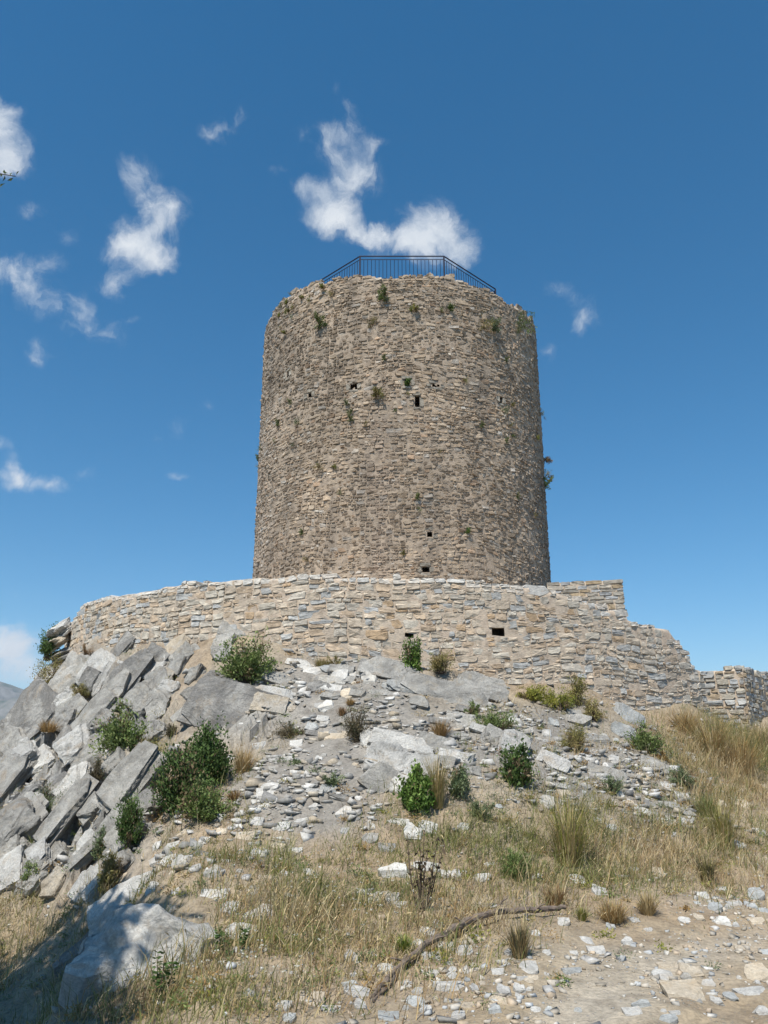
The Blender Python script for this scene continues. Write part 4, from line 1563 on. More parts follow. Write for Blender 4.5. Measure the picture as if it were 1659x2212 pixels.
def clumped(P, g, f, seed):
    return g.uniform(-1, 1, len(P)) < 3.0 * fbm(P[:, 0] * f, P[:, 1] * f, 0, 3, seed) + .1


def chips(name, n, spec, base, smin, smax, flat, seed, label, cols):
    g = np.random.default_rng(seed)
    P, px, py, f = scatter_world(n, g, spec, base)
    P = P[clumped(P, g, 1.3, seed)]
    n = len(P)
    Rm = rand_rot(n, g)
    sz = smin * (smax / smin) ** (g.uniform(0, 1, n) ** 1.8)
    sc = np.c_[sz, sz * g.uniform(.5, .9, n), sz * g.uniform(flat, flat * 1.8, n)]
    V = IV[None] * (1 + g.uniform(-.35, .3, (n, 8, 1))) + g.uniform(-.42, .42, (n, 8, 3))
    yaw = g.uniform(0, 2 * math.pi, n)
    tl = g.normal(0, .35, n)
    V = V * sc[:, None, :]
    y_, z_ = V[..., 1] * np.cos(tl)[:, None] - V[..., 2] * np.sin(tl)[:, None], V[..., 1] * np.sin(tl)[:, None] + V[..., 2] * np.cos(tl)[:, None]
    x_ = V[..., 0]
    X = x_ * np.cos(yaw)[:, None] - y_ * np.sin(yaw)[:, None]
    Y = x_ * np.sin(yaw)[:, None] + y_ * np.cos(yaw)[:, None]
    V = np.stack([X, Y, z_], -1) + P[:, None, :] + np.array([0, 0, .3])[None, None] * sc[:, None, 2:3]
    Fi = IF[None] + (np.arange(n) * 8)[:, None, None]
    ci = np.array(cols)[g.integers(0, len(cols), n)] * g.uniform(.75, 1.2, (n, 1))
    me = mesh_np(name, V.reshape(-1, 3), Fi.reshape(-1, 3), mc, np.repeat(ci, 8, 0))
    tag(obj(name, me), label, kind='stuff')


chips('scree', 10000, [(a_, b_, c_, d_, e_) for a_, b_, c_, d_, e_ in G_SCREE] + [(480, 1820, 120, 80, .5), (150, 1750, 170, 160, .35)], .02, .012, .11, .22, 51,
      'flat grey shards of scree strewn over the bare slope', [(.34, .33, .31), (.27, .265, .25), (.46, .45, .43), (.36, .32, .26), (.52, .51, .48)])
chips('rubble', 2600, [(180, 1560, 150, 140, .55), (90, 1760, 140, 120, .55), (280, 1760, 60, 100, .5), (900, 1650, 130, 60, .5), (1010, 1560, 120, 50, .5), (650, 1470, 70, 50, .7),
      (620, 1720, 100, 60, .6), (1330, 1680, 120, 60, .5), (1440, 1770, 70, 30, .6), (420, 1850, 90, 60, .4)], 0, .04, .15, .35, 53,
      'broken grey rubble wedged in the joints of the outcrops', [(.30, .295, .28), (.24, .235, .225), (.40, .39, .37), (.36, .31, .24), (.50, .49, .465)])
chips('gravel', 8000, [(1560, 2080, 150, 120, .6), (1300, 2100, 150, 90, .35), (1050, 2140, 260, 80, .9), (1580, 1940, 130, 90, .6), (1900, 2050, 250, 160, .5), (700, 2160, 180, 60, .35)], .03, .008, .045, .4, 52,
      'small pale gravel covering the path and the stony foreground', [(.46, .42, .36), (.38, .34, .28), (.48, .46, .42), (.40, .41, .41), (.44, .36, .27)])

# ------------------------------------------------------------------ plants
def unit(v):
    return v / np.maximum(np.linalg.norm(v, axis=-1, keepdims=True), 1e-9)


def leaf_geo(C, D, size, wr, cols, g, fold=.25):
    """diamond leaves: centres, directions, lengths"""
    n = len(C)
    D = unit(D)
    S = unit(np.cross(D, unit(g.normal(0, 1, (n, 3)))))
    N = np.cross(D, S)
    sz = np.asarray(size).reshape(-1, 1) * np.ones((n, 1))
    w = sz * wr
    V = np.stack([C - D * sz * .5, C + S * w * .5 + N * w * fold, C + D * sz * .5, C - S * w * .5 + N * w * fold], 1)
    F = np.arange(4 * n).reshape(n, 4)
    return V.reshape(-1, 3), F, np.repeat(cols, 4, 0)


def tube(pts, radii, n=5, jitter=0, g=None):
    pts = np.array(pts, float)
    V, F = [], []
    for i, p in enumerate(pts):
        d = pts[min(i + 1, len(pts) - 1)] - pts[max(i - 1, 0)]
        d /= np.linalg.norm(d)
        a = np.cross(d, [0, 0, 1.0] if abs(d[2]) < .9 else [1.0, 0, 0])
        a /= np.linalg.norm(a)
        b_ = np.cross(d, a)
        for k in range(n):
            r_ = radii[i] * (1 + (g.uniform(-jitter, jitter) if jitter else 0))
            V.append(p + r_ * (math.cos(2 * math.pi * k / n) * a + math.sin(2 * math.pi * k / n) * b_))
    for i in range(len(pts) - 1):
        for k in range(n):
            j = (k + 1) % n
            F.append((i * n + k, i * n + j, (i + 1) * n + j, (i + 1) * n + k))
    F.append(tuple(range(n))[::-1])
    F.append(tuple((len(pts) - 1) * n + k for k in range(n)))
    return np.array(V), F


def join(parts):
    VV, FF, off = [], [], 0
    for V, F in parts:
        VV.append(V)
        FF += [tuple(i + off for i in f) for f in F]
        off += len(V)
    return np.vstack(VV), FF


GREEN = {
    'dark': [(0.061, 0.106, 0.029), (0.086, 0.142, 0.040), (0.122, 0.186, 0.055)],
    'mid': [(0.122, 0.176, 0.052), (0.163, 0.221, 0.068), (0.215, 0.264, 0.096)],
    'bright': [(0.094, 0.169, 0.033), (0.136, 0.220, 0.046), (0.179, 0.265, 0.067)],
    'olive': [(0.226, 0.212, 0.072), (0.287, 0.257, 0.096), (0.348, 0.283, 0.120)],
    'yellow': [(0.256, 0.264, 0.046), (0.318, 0.310, 0.062), (0.217, 0.240, 0.053)],
    'grey': [(0.158, 0.205, 0.102), (0.205, 0.242, 0.131), (0.131, 0.176, 0.084)],
    'brown': [(0.109, 0.093, 0.054), (0.147, 0.121, 0.070), (0.093, 0.101, 0.050)],
    'straw': [(.42, .32, .16), (.36, .26, .12), (.48, .38, .21)],
    'gold': [(.38, .25, .10), (.44, .30, .13), (.33, .20, .075)],
    'rust': [(.26, .15, .07), (.31, .19, .09), (.22, .14, .06)],
}


def shrub_geo(w, h, style, g, n_leaf, leaf, wr, lean=(0, 0), d=None):
    """leafy shrub with an uneven outline; returns foliage arrays and twigs"""
    d = w if d is None else d
    nb = max(8, int(n_leaf / 75))
    pal = np.array(GREEN[style])
    C, D, K, tw = [], [], [], []
    for b_ in range(nb):
        a = g.uniform(0, 2 * math.pi)
        e = math.asin(g.uniform(.0, 1) ** .75)
        rr = g.uniform(.38, 1.12)
        tip = np.array([math.cos(a) * math.cos(e) * w / 2 * rr + lean[0] * rr, math.sin(a) * math.cos(e) * d / 2 * rr, (.12 + .88 * math.sin(e)) * h * rr + lean[1]])
        base = np.array([g.normal(0, .05 * w), g.normal(0, .05 * w), -.03])
        m = int(n_leaf / nb)
        tt = g.uniform(.35, 1.05, m) ** .7
        mid = base + (tip - base) * .5 + np.array([0, 0, .10 * h])
        bez = ((1 - tt) ** 2)[:, None] * base + (2 * tt * (1 - tt))[:, None] * mid + (tt ** 2)[:, None] * tip
        sp = min(w, h) * g.uniform(.05, .11)
        C.append(bez + g.normal(0, sp, (m, 3)))
        D.append((tip - base) / np.linalg.norm(tip - base) + g.normal(0, .75, (m, 3)) + np.array([0, 0, .25]))
        kc = pal[g.integers(0, len(pal))] * g.uniform(.7, 1.3) if g.uniform() > .09 else np.array([.20, .15, .085])
        K.append(kc * g.uniform(.7, 1.35, (m, 1)))
        if b_ < 22:
            tw.append(tube([base, mid, tip * .95], [.012 * (.5 + h), .008 * (.5 + h), .002], 4))
    C, D, K = np.vstack(C), np.vstack(D), np.vstack(K)
    C[:, 2] = np.maximum(C[:, 2], -.02)
    V, F, cc = leaf_geo(C, D, leaf * g.uniform(.6, 1.3, len(C)), wr, K, g)
    return V, F, cc, join(tw)


def blades_geo(n, w, h, style, g, width=.006, spread=.45, curve=.35, heads=0.0):
    """tuft of grass blades, each two segments bending outwards"""
    pal = np.array(GREEN[style]) if isinstance(style, str) else np.array(sum([GREEN[s_] for s_ in style], []))
    a = g.uniform(0, 2 * math.pi, n)
    r0 = np.sqrt(g.uniform(0, 1, n)) * w * .22
    B = np.c_[np.cos(a) * r0, np.sin(a) * r0, np.full(n, -.02)]
    a2 = a + g.normal(0, .5, n)
    L = h * g.uniform(.5, 1.1, n)
    sp = np.abs(g.normal(0, spread, n)) * w / max(h, .01) * .9
    dirn = np.c_[np.cos(a2) * sp, np.sin(a2) * sp, np.ones(n)]
    dirn = unit(dirn)
    Mi = B + dirn * (L * .55)[:, None]
    d2 = dirn + np.c_[np.cos(a2), np.sin(a2), -.6 * np.ones(n)] * (curve * g.uniform(.2, 1.3, n))[:, None]
    Ti = Mi + unit(d2) * (L * .5)[:, None]
    S = unit(np.c_[-np.sin(a2), np.cos(a2), g.normal(0, .3, n)]) * (width * g.uniform(.6, 1.3, n))[:, None] * .5
    V = np.stack([B - S, B + S, Mi + S * .8, Mi - S * .8, Ti], 1).reshape(-1, 3)
    o = np.arange(n) * 5
    F4 = np.c_[o, o + 1, o + 2, o + 3]
    F3 = np.c_[o + 3, o + 2, o + 4]
    K = pal[g.integers(0, len(pal), n)] * g.uniform(.75, 1.25, (n, 1))
    return V, [tuple(f) for f in F4.tolist()] + [tuple(f) for f in F3.tolist()], np.repeat(K, 5, 0)


def put_shrub(px, py, w, h, style, label, n=1500, leaf=.045, wr=.5, name='shrub', cat='shrub', lean=(0, 0), P=None, seed=None, group=None):
    g = np.random.default_rng(int(px * 7 + py) if seed is None else seed)
    P = hit(px, py) if P is None else P
    s = ((P - EYE) @ FW) / FPX
    V, F, cc, (tv, tf) = shrub_geo(w * s * 1.14, h * s * 1.06, style, g, int(n * 2.0), leaf, wr, (lean[0] * s, lean[1] * s), d=w * s * .85)
    o = bpy.data.objects.new(name, None)
    COL.objects.link(o)
    o.location = P
    tag(o, label, cat, group)
    obj('foliage', mesh_np('foliage', V, F, M['leaf'], cc), o)
    obj('stem', mesh_np('stem', tv, tf, M['bark']), o)
    return o


SHRUBS = [
    (448, 1700, 96, 132, 'dark', 'tall dark green shrub in the middle of the left slope', 3400, .055, .55),
    (392, 1752, 118, 120, 'dark', 'sprawling dark green shrub leaning left of the tall dark shrub', 3200, .055, .55),
    (440, 1772, 120, 78, 'mid', 'lower lighter green shrub in front of the tall dark shrub', 2200, .045, .5),
    (260, 1652, 112, 98, 'mid', 'spreading green shrub among the leaning slabs', 2200, .055, .5),
    (272, 1872, 62, 98, 'dark', 'pointed dark juniper on the edge of the shaded gully', 2400, .06, .22),
    (232, 1925, 52, 72, 'olive', 'olive-green juniper spray below the pointed juniper', 1400, .06, .22),
    (528, 1478, 112, 98, 'mid', 'leafy green shrub hanging over the rock ledge', 2600, .055, .6),
    (893, 1452, 50, 76, 'bright', 'small upright bright green shrub against the ring wall', 1300, .05, .55),
    (953, 1474, 68, 56, 'olive', 'round olive bush beside the upright shrub under the ring wall', 1300, .04, .3),
    (772, 1602, 62, 74, 'brown', 'dark brownish bush on the bare scree', 1500, .04, .25),
    (900, 1752, 66, 82, 'bright', 'dense bright green bush in front of the whitish outcrop', 1900, .055, .6),
    (1118, 1695, 70, 78, 'dark', 'dense dark green bush below the white rock wedge', 1900, .055, .6),
    (1148, 1512, 90, 32, 'yellow', 'low yellow-flowered mat at the foot of the ring wall', 1200, .04, .4),
    (1212, 1532, 105, 46, 'yellow', 'yellow-green cushion plant in the middle of the mat', 1500, .04, .4),
    (1246, 1522, 52, 58, 'olive', 'taller rounded yellow-green bush on the mat', 1100, .04, .4),
    (1285, 1556, 62, 44, 'olive', 'olive undergrowth bush trailing right of the mat', 900, .04, .35),
    (1068, 1580, 100, 52, 'mid', 'spreading green bush below the grey slabs', 1500, .04, .35),
    (1020, 1545, 36, 26, 'mid', 'little green bush on the slab edge', 500, .035, .4),
    (1240, 1620, 62, 54, 'olive', 'rounded grassy green bush on the right-hand scree', 1300, .05, .18),
    (1393, 1626, 74, 62, 'mid', 'green bush beside the long bluish block', 1500, .045, .4),
    (95, 1782, 54, 66, 'grey', 'round grey-green bush on the left crags', 1500, .04, .3),
    (200, 1738, 34, 66, 'brown', 'narrow brownish bush between upright slabs', 800, .04, .25),
    (215, 1855, 42, 62, 'grey', 'dull green bush hanging below the narrow slabs', 900, .04, .3),
    (66, 1908, 38, 38, 'mid', 'small fresh green bush above the gully', 600, .04, .35),
    (1116, 1900, 64, 64, 'mid', 'feathery green bush in the dry grass behind the branch', 1300, .045, .2),
    (992, 1722, 64, 66, 'grey', 'dull green bush right of the dense bright bush', 1100, .045, .4),
    (716, 1702, 56, 34, 'grey', 'low greyish plant clump in the scree', 600, .035, .35),
    (326, 1672, 64, 58, 'olive', 'olive bush left of the tall dark shrub', 1100, .045, .25),
    (172, 1532, 52, 38, 'olive', 'olive tuft bush on the ledge under the skyline block', 700, .04, .3),
    (628, 1592, 74, 36, 'brown', 'dark low scrub under the rock ledge', 800, .04, .25),
    (722, 1440, 50, 24, 'olive', 'small weedy bush along the foot of the ring wall', 500, .035, .3),
    (1324, 1715, 54, 38, 'grey', 'greyish plant clump on the right scree', 700, .035, .35),
    (1435, 1642, 28, 20, 'gold', 'little yellow-brown cushion beside the flat grey boulder', 400, .035, .35),
    (640, 1650, 30, 18, 'grey', 'tiny grey-green tuft on the upper scree', 250, .03, .3),
    (370, 1590, 40, 26, 'brown', 'withered brown bush under the pale grey block', 500, .04, .25),
    (1480, 1700, 70, 50, 'grey', 'greyish flowering bush left of the dry grass bank', 900, .04, .3),
    (1040, 1770, 60, 40, 'grey', 'grey-green weeds right of the dense bush', 700, .035, .3),
    (184, 1425, 22, 30, 'rust', 'rusty dry tuft at the wall foot above the cream slab', 300, .05, .12),
]
for sx, sy, w_, h_, st, lab, n_, lf, wr_ in SHRUBS:
    put_shrub(sx, sy, w_, h_, st, lab, n_, lf, wr_)
put_shrub(98, 1434, 44, 84, 'dark', 'dark green bush clinging to the broken left end of the wall', 1200, .05, .5, P=at_y(100, 1425, 21.8))
put_shrub(108, 1502, 84, 78, 'olive', 'wide olive bush below the broken left end of the wall', 1900, .05, .4, P=at_y(108, 1498, 21.2))

# little plants rooted in the tower's joints
TP = [(418, 235, 26, 'yellow'), (448, 275, 40, 'olive'), (706, 285, 48, 'mid'), (345, 300, 24, 'yellow'), (312, 285, 16, 'yellow'), (258, 270, 18, 'yellow'), (235, 310, 22, 'yellow'),
      (268, 335, 22, 'yellow'), (240, 355, 22, 'yellow'), (210, 330, 20, 'mid'), (198, 375, 18, 'yellow'), (262, 385, 18, 'mid'), (230, 460, 22, 'yellow'), (203, 435, 16, 'olive'),
      (408, 415, 48, 'mid'), (660, 412, 52, 'olive'), (858, 345, 34, 'yellow'), (990, 350, 28, 'bright'), (1035, 342, 26, 'bright'), (1203, 430, 76, 'olive'), (1250, 435, 44, 'grey'),
      (1370, 440, 86, 'mid'), (825, 712, 30, 'bright'), (828, 765, 22, 'yellow'), (685, 762, 48, 'olive'), (548, 852, 32, 'bright'), (530, 808, 20, 'mid'), (768, 845, 16, 'bright'),
      (550, 888, 24, 'mid'), (630, 908, 28, 'olive'), (195, 910, 22, 'mid'), (288, 902, 34, 'dark'), (255, 805, 18, 'mid'), (1302, 850, 32, 'mid'), (1340, 815, 20, 'olive'),
      (1478, 862, 34, 'yellow'), (1190, 920, 18, 'mid'), (1332, 915, 16, 'yellow'), (714, 588, 20, 'mid'), (1105, 700, 28, 'yellow'), (1310, 595, 18, 'mid'), (1345, 970, 22, 'bright'),
      (1460, 975, 22, 'yellow'), (400, 736, 40, 'olive'), (470, 741, 18, 'yellow'), (498, 871, 20, 'mid'), (310, 1066, 20, 'mid'), (330, 1194, 30, 'olive'), (1122, 1061, 26, 'bright'),
      (990, 666, 24, 'olive'), (875, 891, 24, 'mid'), (885, 956, 22, 'mid'), (1365, 886, 16, 'mid'), (1450, 976, 22, 'olive'), (1518, 711, 34, 'gold'), (1520, 771, 40, 'olive'), (1530, 821, 42, 'mid'),
      (95, 741, 26, 'olive'), (84, 696, 20, 'mid'), (180, 611, 16, 'mid'), (1310, 611, 18, 'mid'), (265, 631, 20, 'grey'), (805, 1166, 18, 'olive'), (110, 651, 22, 'mid')]
# the last block of the list was read from the lower half of the tower
low_from = [i for i, t_ in enumerate(TP) if t_[:2] == (400, 736)][0]
WPM = {}
for st in GREEN:
    for k in range(2):
        g = np.random.default_rng(hash_ := sum(map(ord, st)) + k)
        V, F, cc, _tw = shrub_geo(1, .9, st, g, 440 if k == 0 else 300, .15 if k == 0 else .13, .4 if k == 0 else .2)
        WPM[st, k] = mesh_np('foliage', V, F, M['leaf'], cc * .72)
STW = {'yellow': 'yellow-green', 'olive': 'olive', 'mid': 'green', 'bright': 'bright green', 'dark': 'dark green', 'grey': 'grey-green', 'gold': 'golden', 'brown': 'brown'}
tower_plants = []
for i, (rx, ry, sz, st) in enumerate(TP):
    px = 518 + .4375 * rx
    py = (518 + .4375 * ry) if i < low_from else (907 + .4375 * (ry - 506))
    u, v, p = uv_of(px, py, TR)
    nrm = np.array([p[0] - TC[0], p[1] - TC[1], 0]) / TR
    s = np.linalg.norm(p - EYE) / FPX * .4375
    d_ = max(sz * s, .12)
    o = bpy.data.objects.new('wall_plant', None)
    COL.objects.link(o)
    obj('foliage', WPM[st, i % 2], o)
    N = unit(nrm * .55 + np.array([0, 0, .85]))
    Lx = unit(np.cross([0, 0, 1.0], nrm))
    a = gl.uniform(0, 6.28)
    Ly = np.cross(N, Lx)
    Lx2 = Lx * math.cos(a) + Ly * math.sin(a)
    set_matrix(o, p + nrm * .02 - np.array([0, 0, d_ * .45]), Lx2, np.cross(N, Lx2), N, (d_ * 1.6,) * 3)
    rowi = int((v - 5) / 11 * 5)
    hgt = ['at the base', 'low down', 'at mid height', 'high up', 'under the rim', 'under the rim'][max(0, min(5, rowi))]
    xx = (px - 869) / 300
    side = 'on the far left flank' if xx < -.72 else 'left of the middle' if xx < -.25 else 'in the middle' if xx < .2 else 'right of the middle' if xx < .7 else 'on the far right flank'
    szw = 'large' if sz > 44 else 'small' if sz > 24 else 'tiny'
    tag(o, f'{szw} {STW[st]} tower plant {hgt} {side}', 'plant', 'plants growing from the tower joints')
    tower_plants.append((o, v))
by_label = {}
for o, v in tower_plants:
    by_label.setdefault(o['label'], []).append((-v, o))
for lab, same in by_label.items():
    if len(same) > 1:
        for k, (_v, o) in enumerate(sorted(same, key=lambda e: e[0])):
            o['label'] = lab + ', ' + ['first', 'second', 'third', 'fourth', 'fifth', 'sixth', 'seventh', 'eighth', 'ninth'][k] + ' from top'

# tufts of grass that stand out singly
TUFTS = [(525, 1668, 62, 58, ('gold', 'straw'), 'golden dry grass tuft right of the tall dark shrub'), (97, 1632, 58, 32, ('gold',), 'golden grass patch on the crag under the skyline block'),
         (507, 1727, 42, 28, ('gold', 'rust'), 'small rusty grass tuft below the golden tuft'), (757, 1522, 28, 18, ('gold',), 'tiny golden tuft beside the tan block on the scree'),
         (739, 1545, 22, 22, ('rust',), 'tiny rusty tuft above the dark bush'), (693, 1444, 40, 30, ('straw', 'olive'), 'pale grass tuft under the ring wall, above the scree'),
         (950, 1592, 56, 44, ('rust', 'gold'), 'reddish dry tuft on the scree behind the whitish outcrop'), (150, 1508, 40, 28, ('gold',), 'dry tuft on the ledge right of the white cap stone'),
         (1324, 1990, 88, 52, ('straw', 'gold'), 'spiky straw tuft at the near edge of the path'), (1400, 1975, 52, 50, ('straw',), 'thin straw tuft right of the spiky straw tuft'),
         (1200, 1958, 62, 52, ('straw', 'rust'), 'straw tuft behind the end of the branch'), (1123, 2070, 56, 84, ('brown', 'straw'), 'brown withered weed standing in front of the branch'),
         (1230, 1868, 110, 150, ('olive', 'straw', 'yellow'), 'tall grass clump with long straw stalks'), (1565, 1830, 66, 108, ('yellow', 'olive', 'straw'), 'tall green grass clump right of the flattened straw'),
         (1528, 1905, 54, 62, ('olive', 'brown'), 'brownish green tuft beside the stony path'), (945, 1745, 56, 120, ('olive', 'straw'), 'tall straw and green clump beside the dense bright bush'),
         (873, 2058, 52, 42, ('yellow', 'bright'), 'small fresh yellow-green tuft behind the branch'), (1528, 1772, 56, 66, ('olive', 'mid'), 'dark green grass tuft on the upper path edge'),
         (1258, 1990, 24, 34, ('yellow', 'olive'), 'small green sprig at the thick end of the branch'), (1540, 1640, 130, 110, ('straw', 'gold', 'olive'), 'big golden grass clump before the ruined wall'),
         (1600, 1670, 120, 100, ('straw', 'gold'), 'pale golden grass clump at the right edge under the ruined wall'), (1480, 1580, 90, 60, ('gold', 'straw'), 'golden grass clump against the ring wall at right'),
         (1640, 1620, 60, 60, ('straw',), 'straw clump hard against the corner of the ruined wall')]
for tx, ty, w_, h_, st, lab in TUFTS:
    g = np.random.default_rng(int(tx * 3 + ty))
    P = hit(tx, ty)
    s = ((P - EYE) @ FW) / FPX
    V, F, cc = blades_geo(int(160 + 3.2 * w_), w_ * s, h_ * s, list(st), g, width=.0075, spread=.5)
    o = obj('grass_tuft', mesh_np('grass_tuft', V, F, M['straw'], cc), None, P)
    tag(o, lab, 'grass tuft', 'single grass tufts and clumps')

# withered stalks with curled leaves
g = np.random.default_rng(88)
Pst = hit(908, 1966)
s = ((Pst - EYE) @ FW) / FPX
stalks = bpy.data.objects.new('dead_stalks', None)
COL.objects.link(stalks)
stalks.location = Pst
tag(stalks, 'dark brown dead stalks with withered leaves in the dry grass', 'plant')
lc, ld = [], []
for (tx, ty, bx) in ((-27, 150, -8), (12, 158, 0), (18, 120, 4), (40, 146, 10), (55, 128, 14), (-12, 100, -4), (30, 90, 6), (2, 120, -2)):
    base = np.array([bx * s, g.uniform(-.06, .06), -.03])
    tip = np.array([tx * s, g.uniform(-.12, .12), ty * s * 1.02])
    mid = (base + tip) / 2 + np.array([g.normal(0, .02), 0, .03])
    V, F = tube([base, mid, tip], [.008, .006, .003], 5)
    obj('stem', mesh_np('stem', V, F, mat_s := M['bark']), stalks)
    m = 20
    tt = g.uniform(.3, 1, m)
    lc.append(base + (tip - base) * tt[:, None] + g.normal(0, .022, (m, 3)))
    ld.append(g.normal(0, 1, (m, 3)) + np.array([0, 0, -.5]))
lc, ld = np.vstack(lc), np.vstack(ld)
V, F, cc = leaf_geo(lc, ld, .05 * g.uniform(.5, 1.4, len(lc)), .45, np.array([(.10, .075, .05)]) * g.uniform(.6, 1.9, (len(lc), 1)), g, .5)
obj('leaves', mesh_np('leaves', V, F, M['leaf'], cc), stalks)

# upright leafy weeds in front of the boulder
for (wx, wy, hh, n_, lab) in ((352, 2165, 105, 4, 'thin leafy green weeds in front of the half-shaded boulder'), (500, 2062, 70, 3, 'bushy green weed beside the tall pale stone'),
                              (1390, 1760, 2, 0, '')):
    if not n_:
        continue
    P = hit(wx, wy)
    s = ((P - EYE) @ FW) / FPX
    o = bpy.data.objects.new('weed', None)
    COL.objects.link(o)
    o.location = P
    tag(o, lab, 'weed')
    lc, ld = [], []
    for k in range(n_):
        base = np.array([g.uniform(-24, 24) * s, g.uniform(-.05, .05), -.02])
        tip = base + np.array([g.uniform(-10, 10) * s, g.uniform(-.04, .04), hh * s * g.uniform(.6, 1)])
        V, F = tube([base, (base + tip) / 2, tip], [.005, .004, .002], 4)
        obj('stem', mesh_np('stem', V, F, M['bark']), o)
        for q_ in np.linspace(.25, 1, 9):
            for sd_ in (-1, 1, .3):
                lc.append(base + (tip - base) * q_ + np.array([sd_ * .025, g.uniform(-.02, .02), 0]))
                ld.append((sd_, g.uniform(-.6, .6), g.uniform(-.2, .5)))
    lc, ld = np.array(lc), np.array(ld, float)
    V, F, cc = leaf_geo(lc, ld, .055 * g.uniform(.6, 1.2, len(lc)), .5, np.array([(.075, .13, .035)]) * g.uniform(.7, 1.4, (len(lc), 1)), g)
    obj('leaves', mesh_np('leaves', V, F, M['leaf'], cc), o)

# fallen branch
BR = [(798, 2168, .00), (822, 2142, .02), (850, 2113, .02), (880, 2084, .03), (912, 2060, .04), (955, 2034, .05), (1000, 2016, .06), (1035, 1996, .07), (1080, 1984, .06), (1140, 1980, .05), (1190, 1974, .04), (1232, 1972, .04)]
pts, rad = [], []
for i, (bx, by, up_) in enumerate(BR):
    P = hit(bx, by + 4)
    pts.append(P + np.array([0, 0, up_ + .025]))
    rad.append([.012, .017, .022, .025, .027, .030, .031, .029, .028, .027, .028, .022][i])
pts = np.array(pts)
fine_t = np.linspace(0, len(pts) - 1, 48)
sm = np.array([np.interp(fine_t, np.arange(len(pts)), np.convolve(np.r_[pts[0, k], pts[:, k], pts[-1, k]], [.25, .5, .25], 'valid')) for k in range(3)]).T
sm += g.normal(0, .005, sm.shape)
branch = bpy.data.objects.new('fallen_branch', None)
COL.objects.link(branch)
tag(branch, 'long crooked grey-brown dead branch lying across the stones', 'branch')
V, F = tube(sm, np.interp(fine_t, np.arange(len(rad)), rad), 9, .13, g)
obj('limb', mesh_np('limb', V, F, M['deadwood']), branch)
fk = [hit(x, y) + np.array([0, 0, z_]) for x, y, z_ in ((806, 2172, .02), (832, 2146, .03), (850, 2124, .035), (878, 2084, .06))]
V, F = tube(fk, [.010, .014, .016, .016], 7, .12, g)
obj('fork', mesh_np('fork', V, F, M['deadwood']), branch)
for k_, (i0, dx, dz) in enumerate(((12, -.12, .03), (18, .16, .05), (26, -.10, .05), (33, .12, .10), (40, .10, .05))):
    V, F = tube([sm[i0], sm[i0] + np.array([dx * .6, -.03, dz]), sm[i0] + np.array([dx, -.05, dz * 1.3])], [.012, .009, .006], 6)
    obj('twig', mesh_np('twig', V, F, M['deadwood']), branch)

# ------------------------------------------------------------------ dry grass over the slope
G_GRASS = [(1800, 1640, 130, 110, .9), (1950, 1800, 200, 120, .6), (1850, 1960, 200, 60, .35), (-150, 2000, 120, 120, .7), (700, 2000, 300, 110, 1.0), (480, 2130, 230, 80, 1.0), (600, 1890, 220, 50, .8), (900, 2040, 170, 90, .55), (360, 2190, 170, 50, .8),
           (1200, 1830, 180, 85, 1.3), (1010, 1770, 170, 55, 1.2), (1400, 1860, 190, 60, 1.1), (1480, 1760, 120, 60, .5), (950, 1860, 160, 60, .7),
           (1570, 1650, 110, 60, 1.1), (1490, 1590, 70, 40, .8), (1620, 1760, 60, 50, .35), (1560, 1850, 90, 60, .6),
           (100, 2010, 150, 70, .8), (100, 2130, 150, 80, .5), (210, 1950, 80, 40, .5), (90, 1940, 120, 25, .8),
           (100, 1650, 40, 20, .4), (280, 1600, 60, 40, .3), (530, 1670, 60, 30, .3), (480, 1760, 80, 40, .6), (340, 1670, 40, 40, .5), (330, 1790, 50, 70, .5),
           (1100, 1560, 80, 40, .18), (1330, 1620, 120, 40, .15), (620, 1600, 60, 30, .15), (1200, 2000, 200, 40, .25), (60, 1840, 60, 30, .3)]
G_BARE = [(1440, 2090, 190, 60, .9), (1280, 2180, 160, 50, .7), (640, 1720, 110, 60, .5), (780, 1560, 110, 70, .6)]


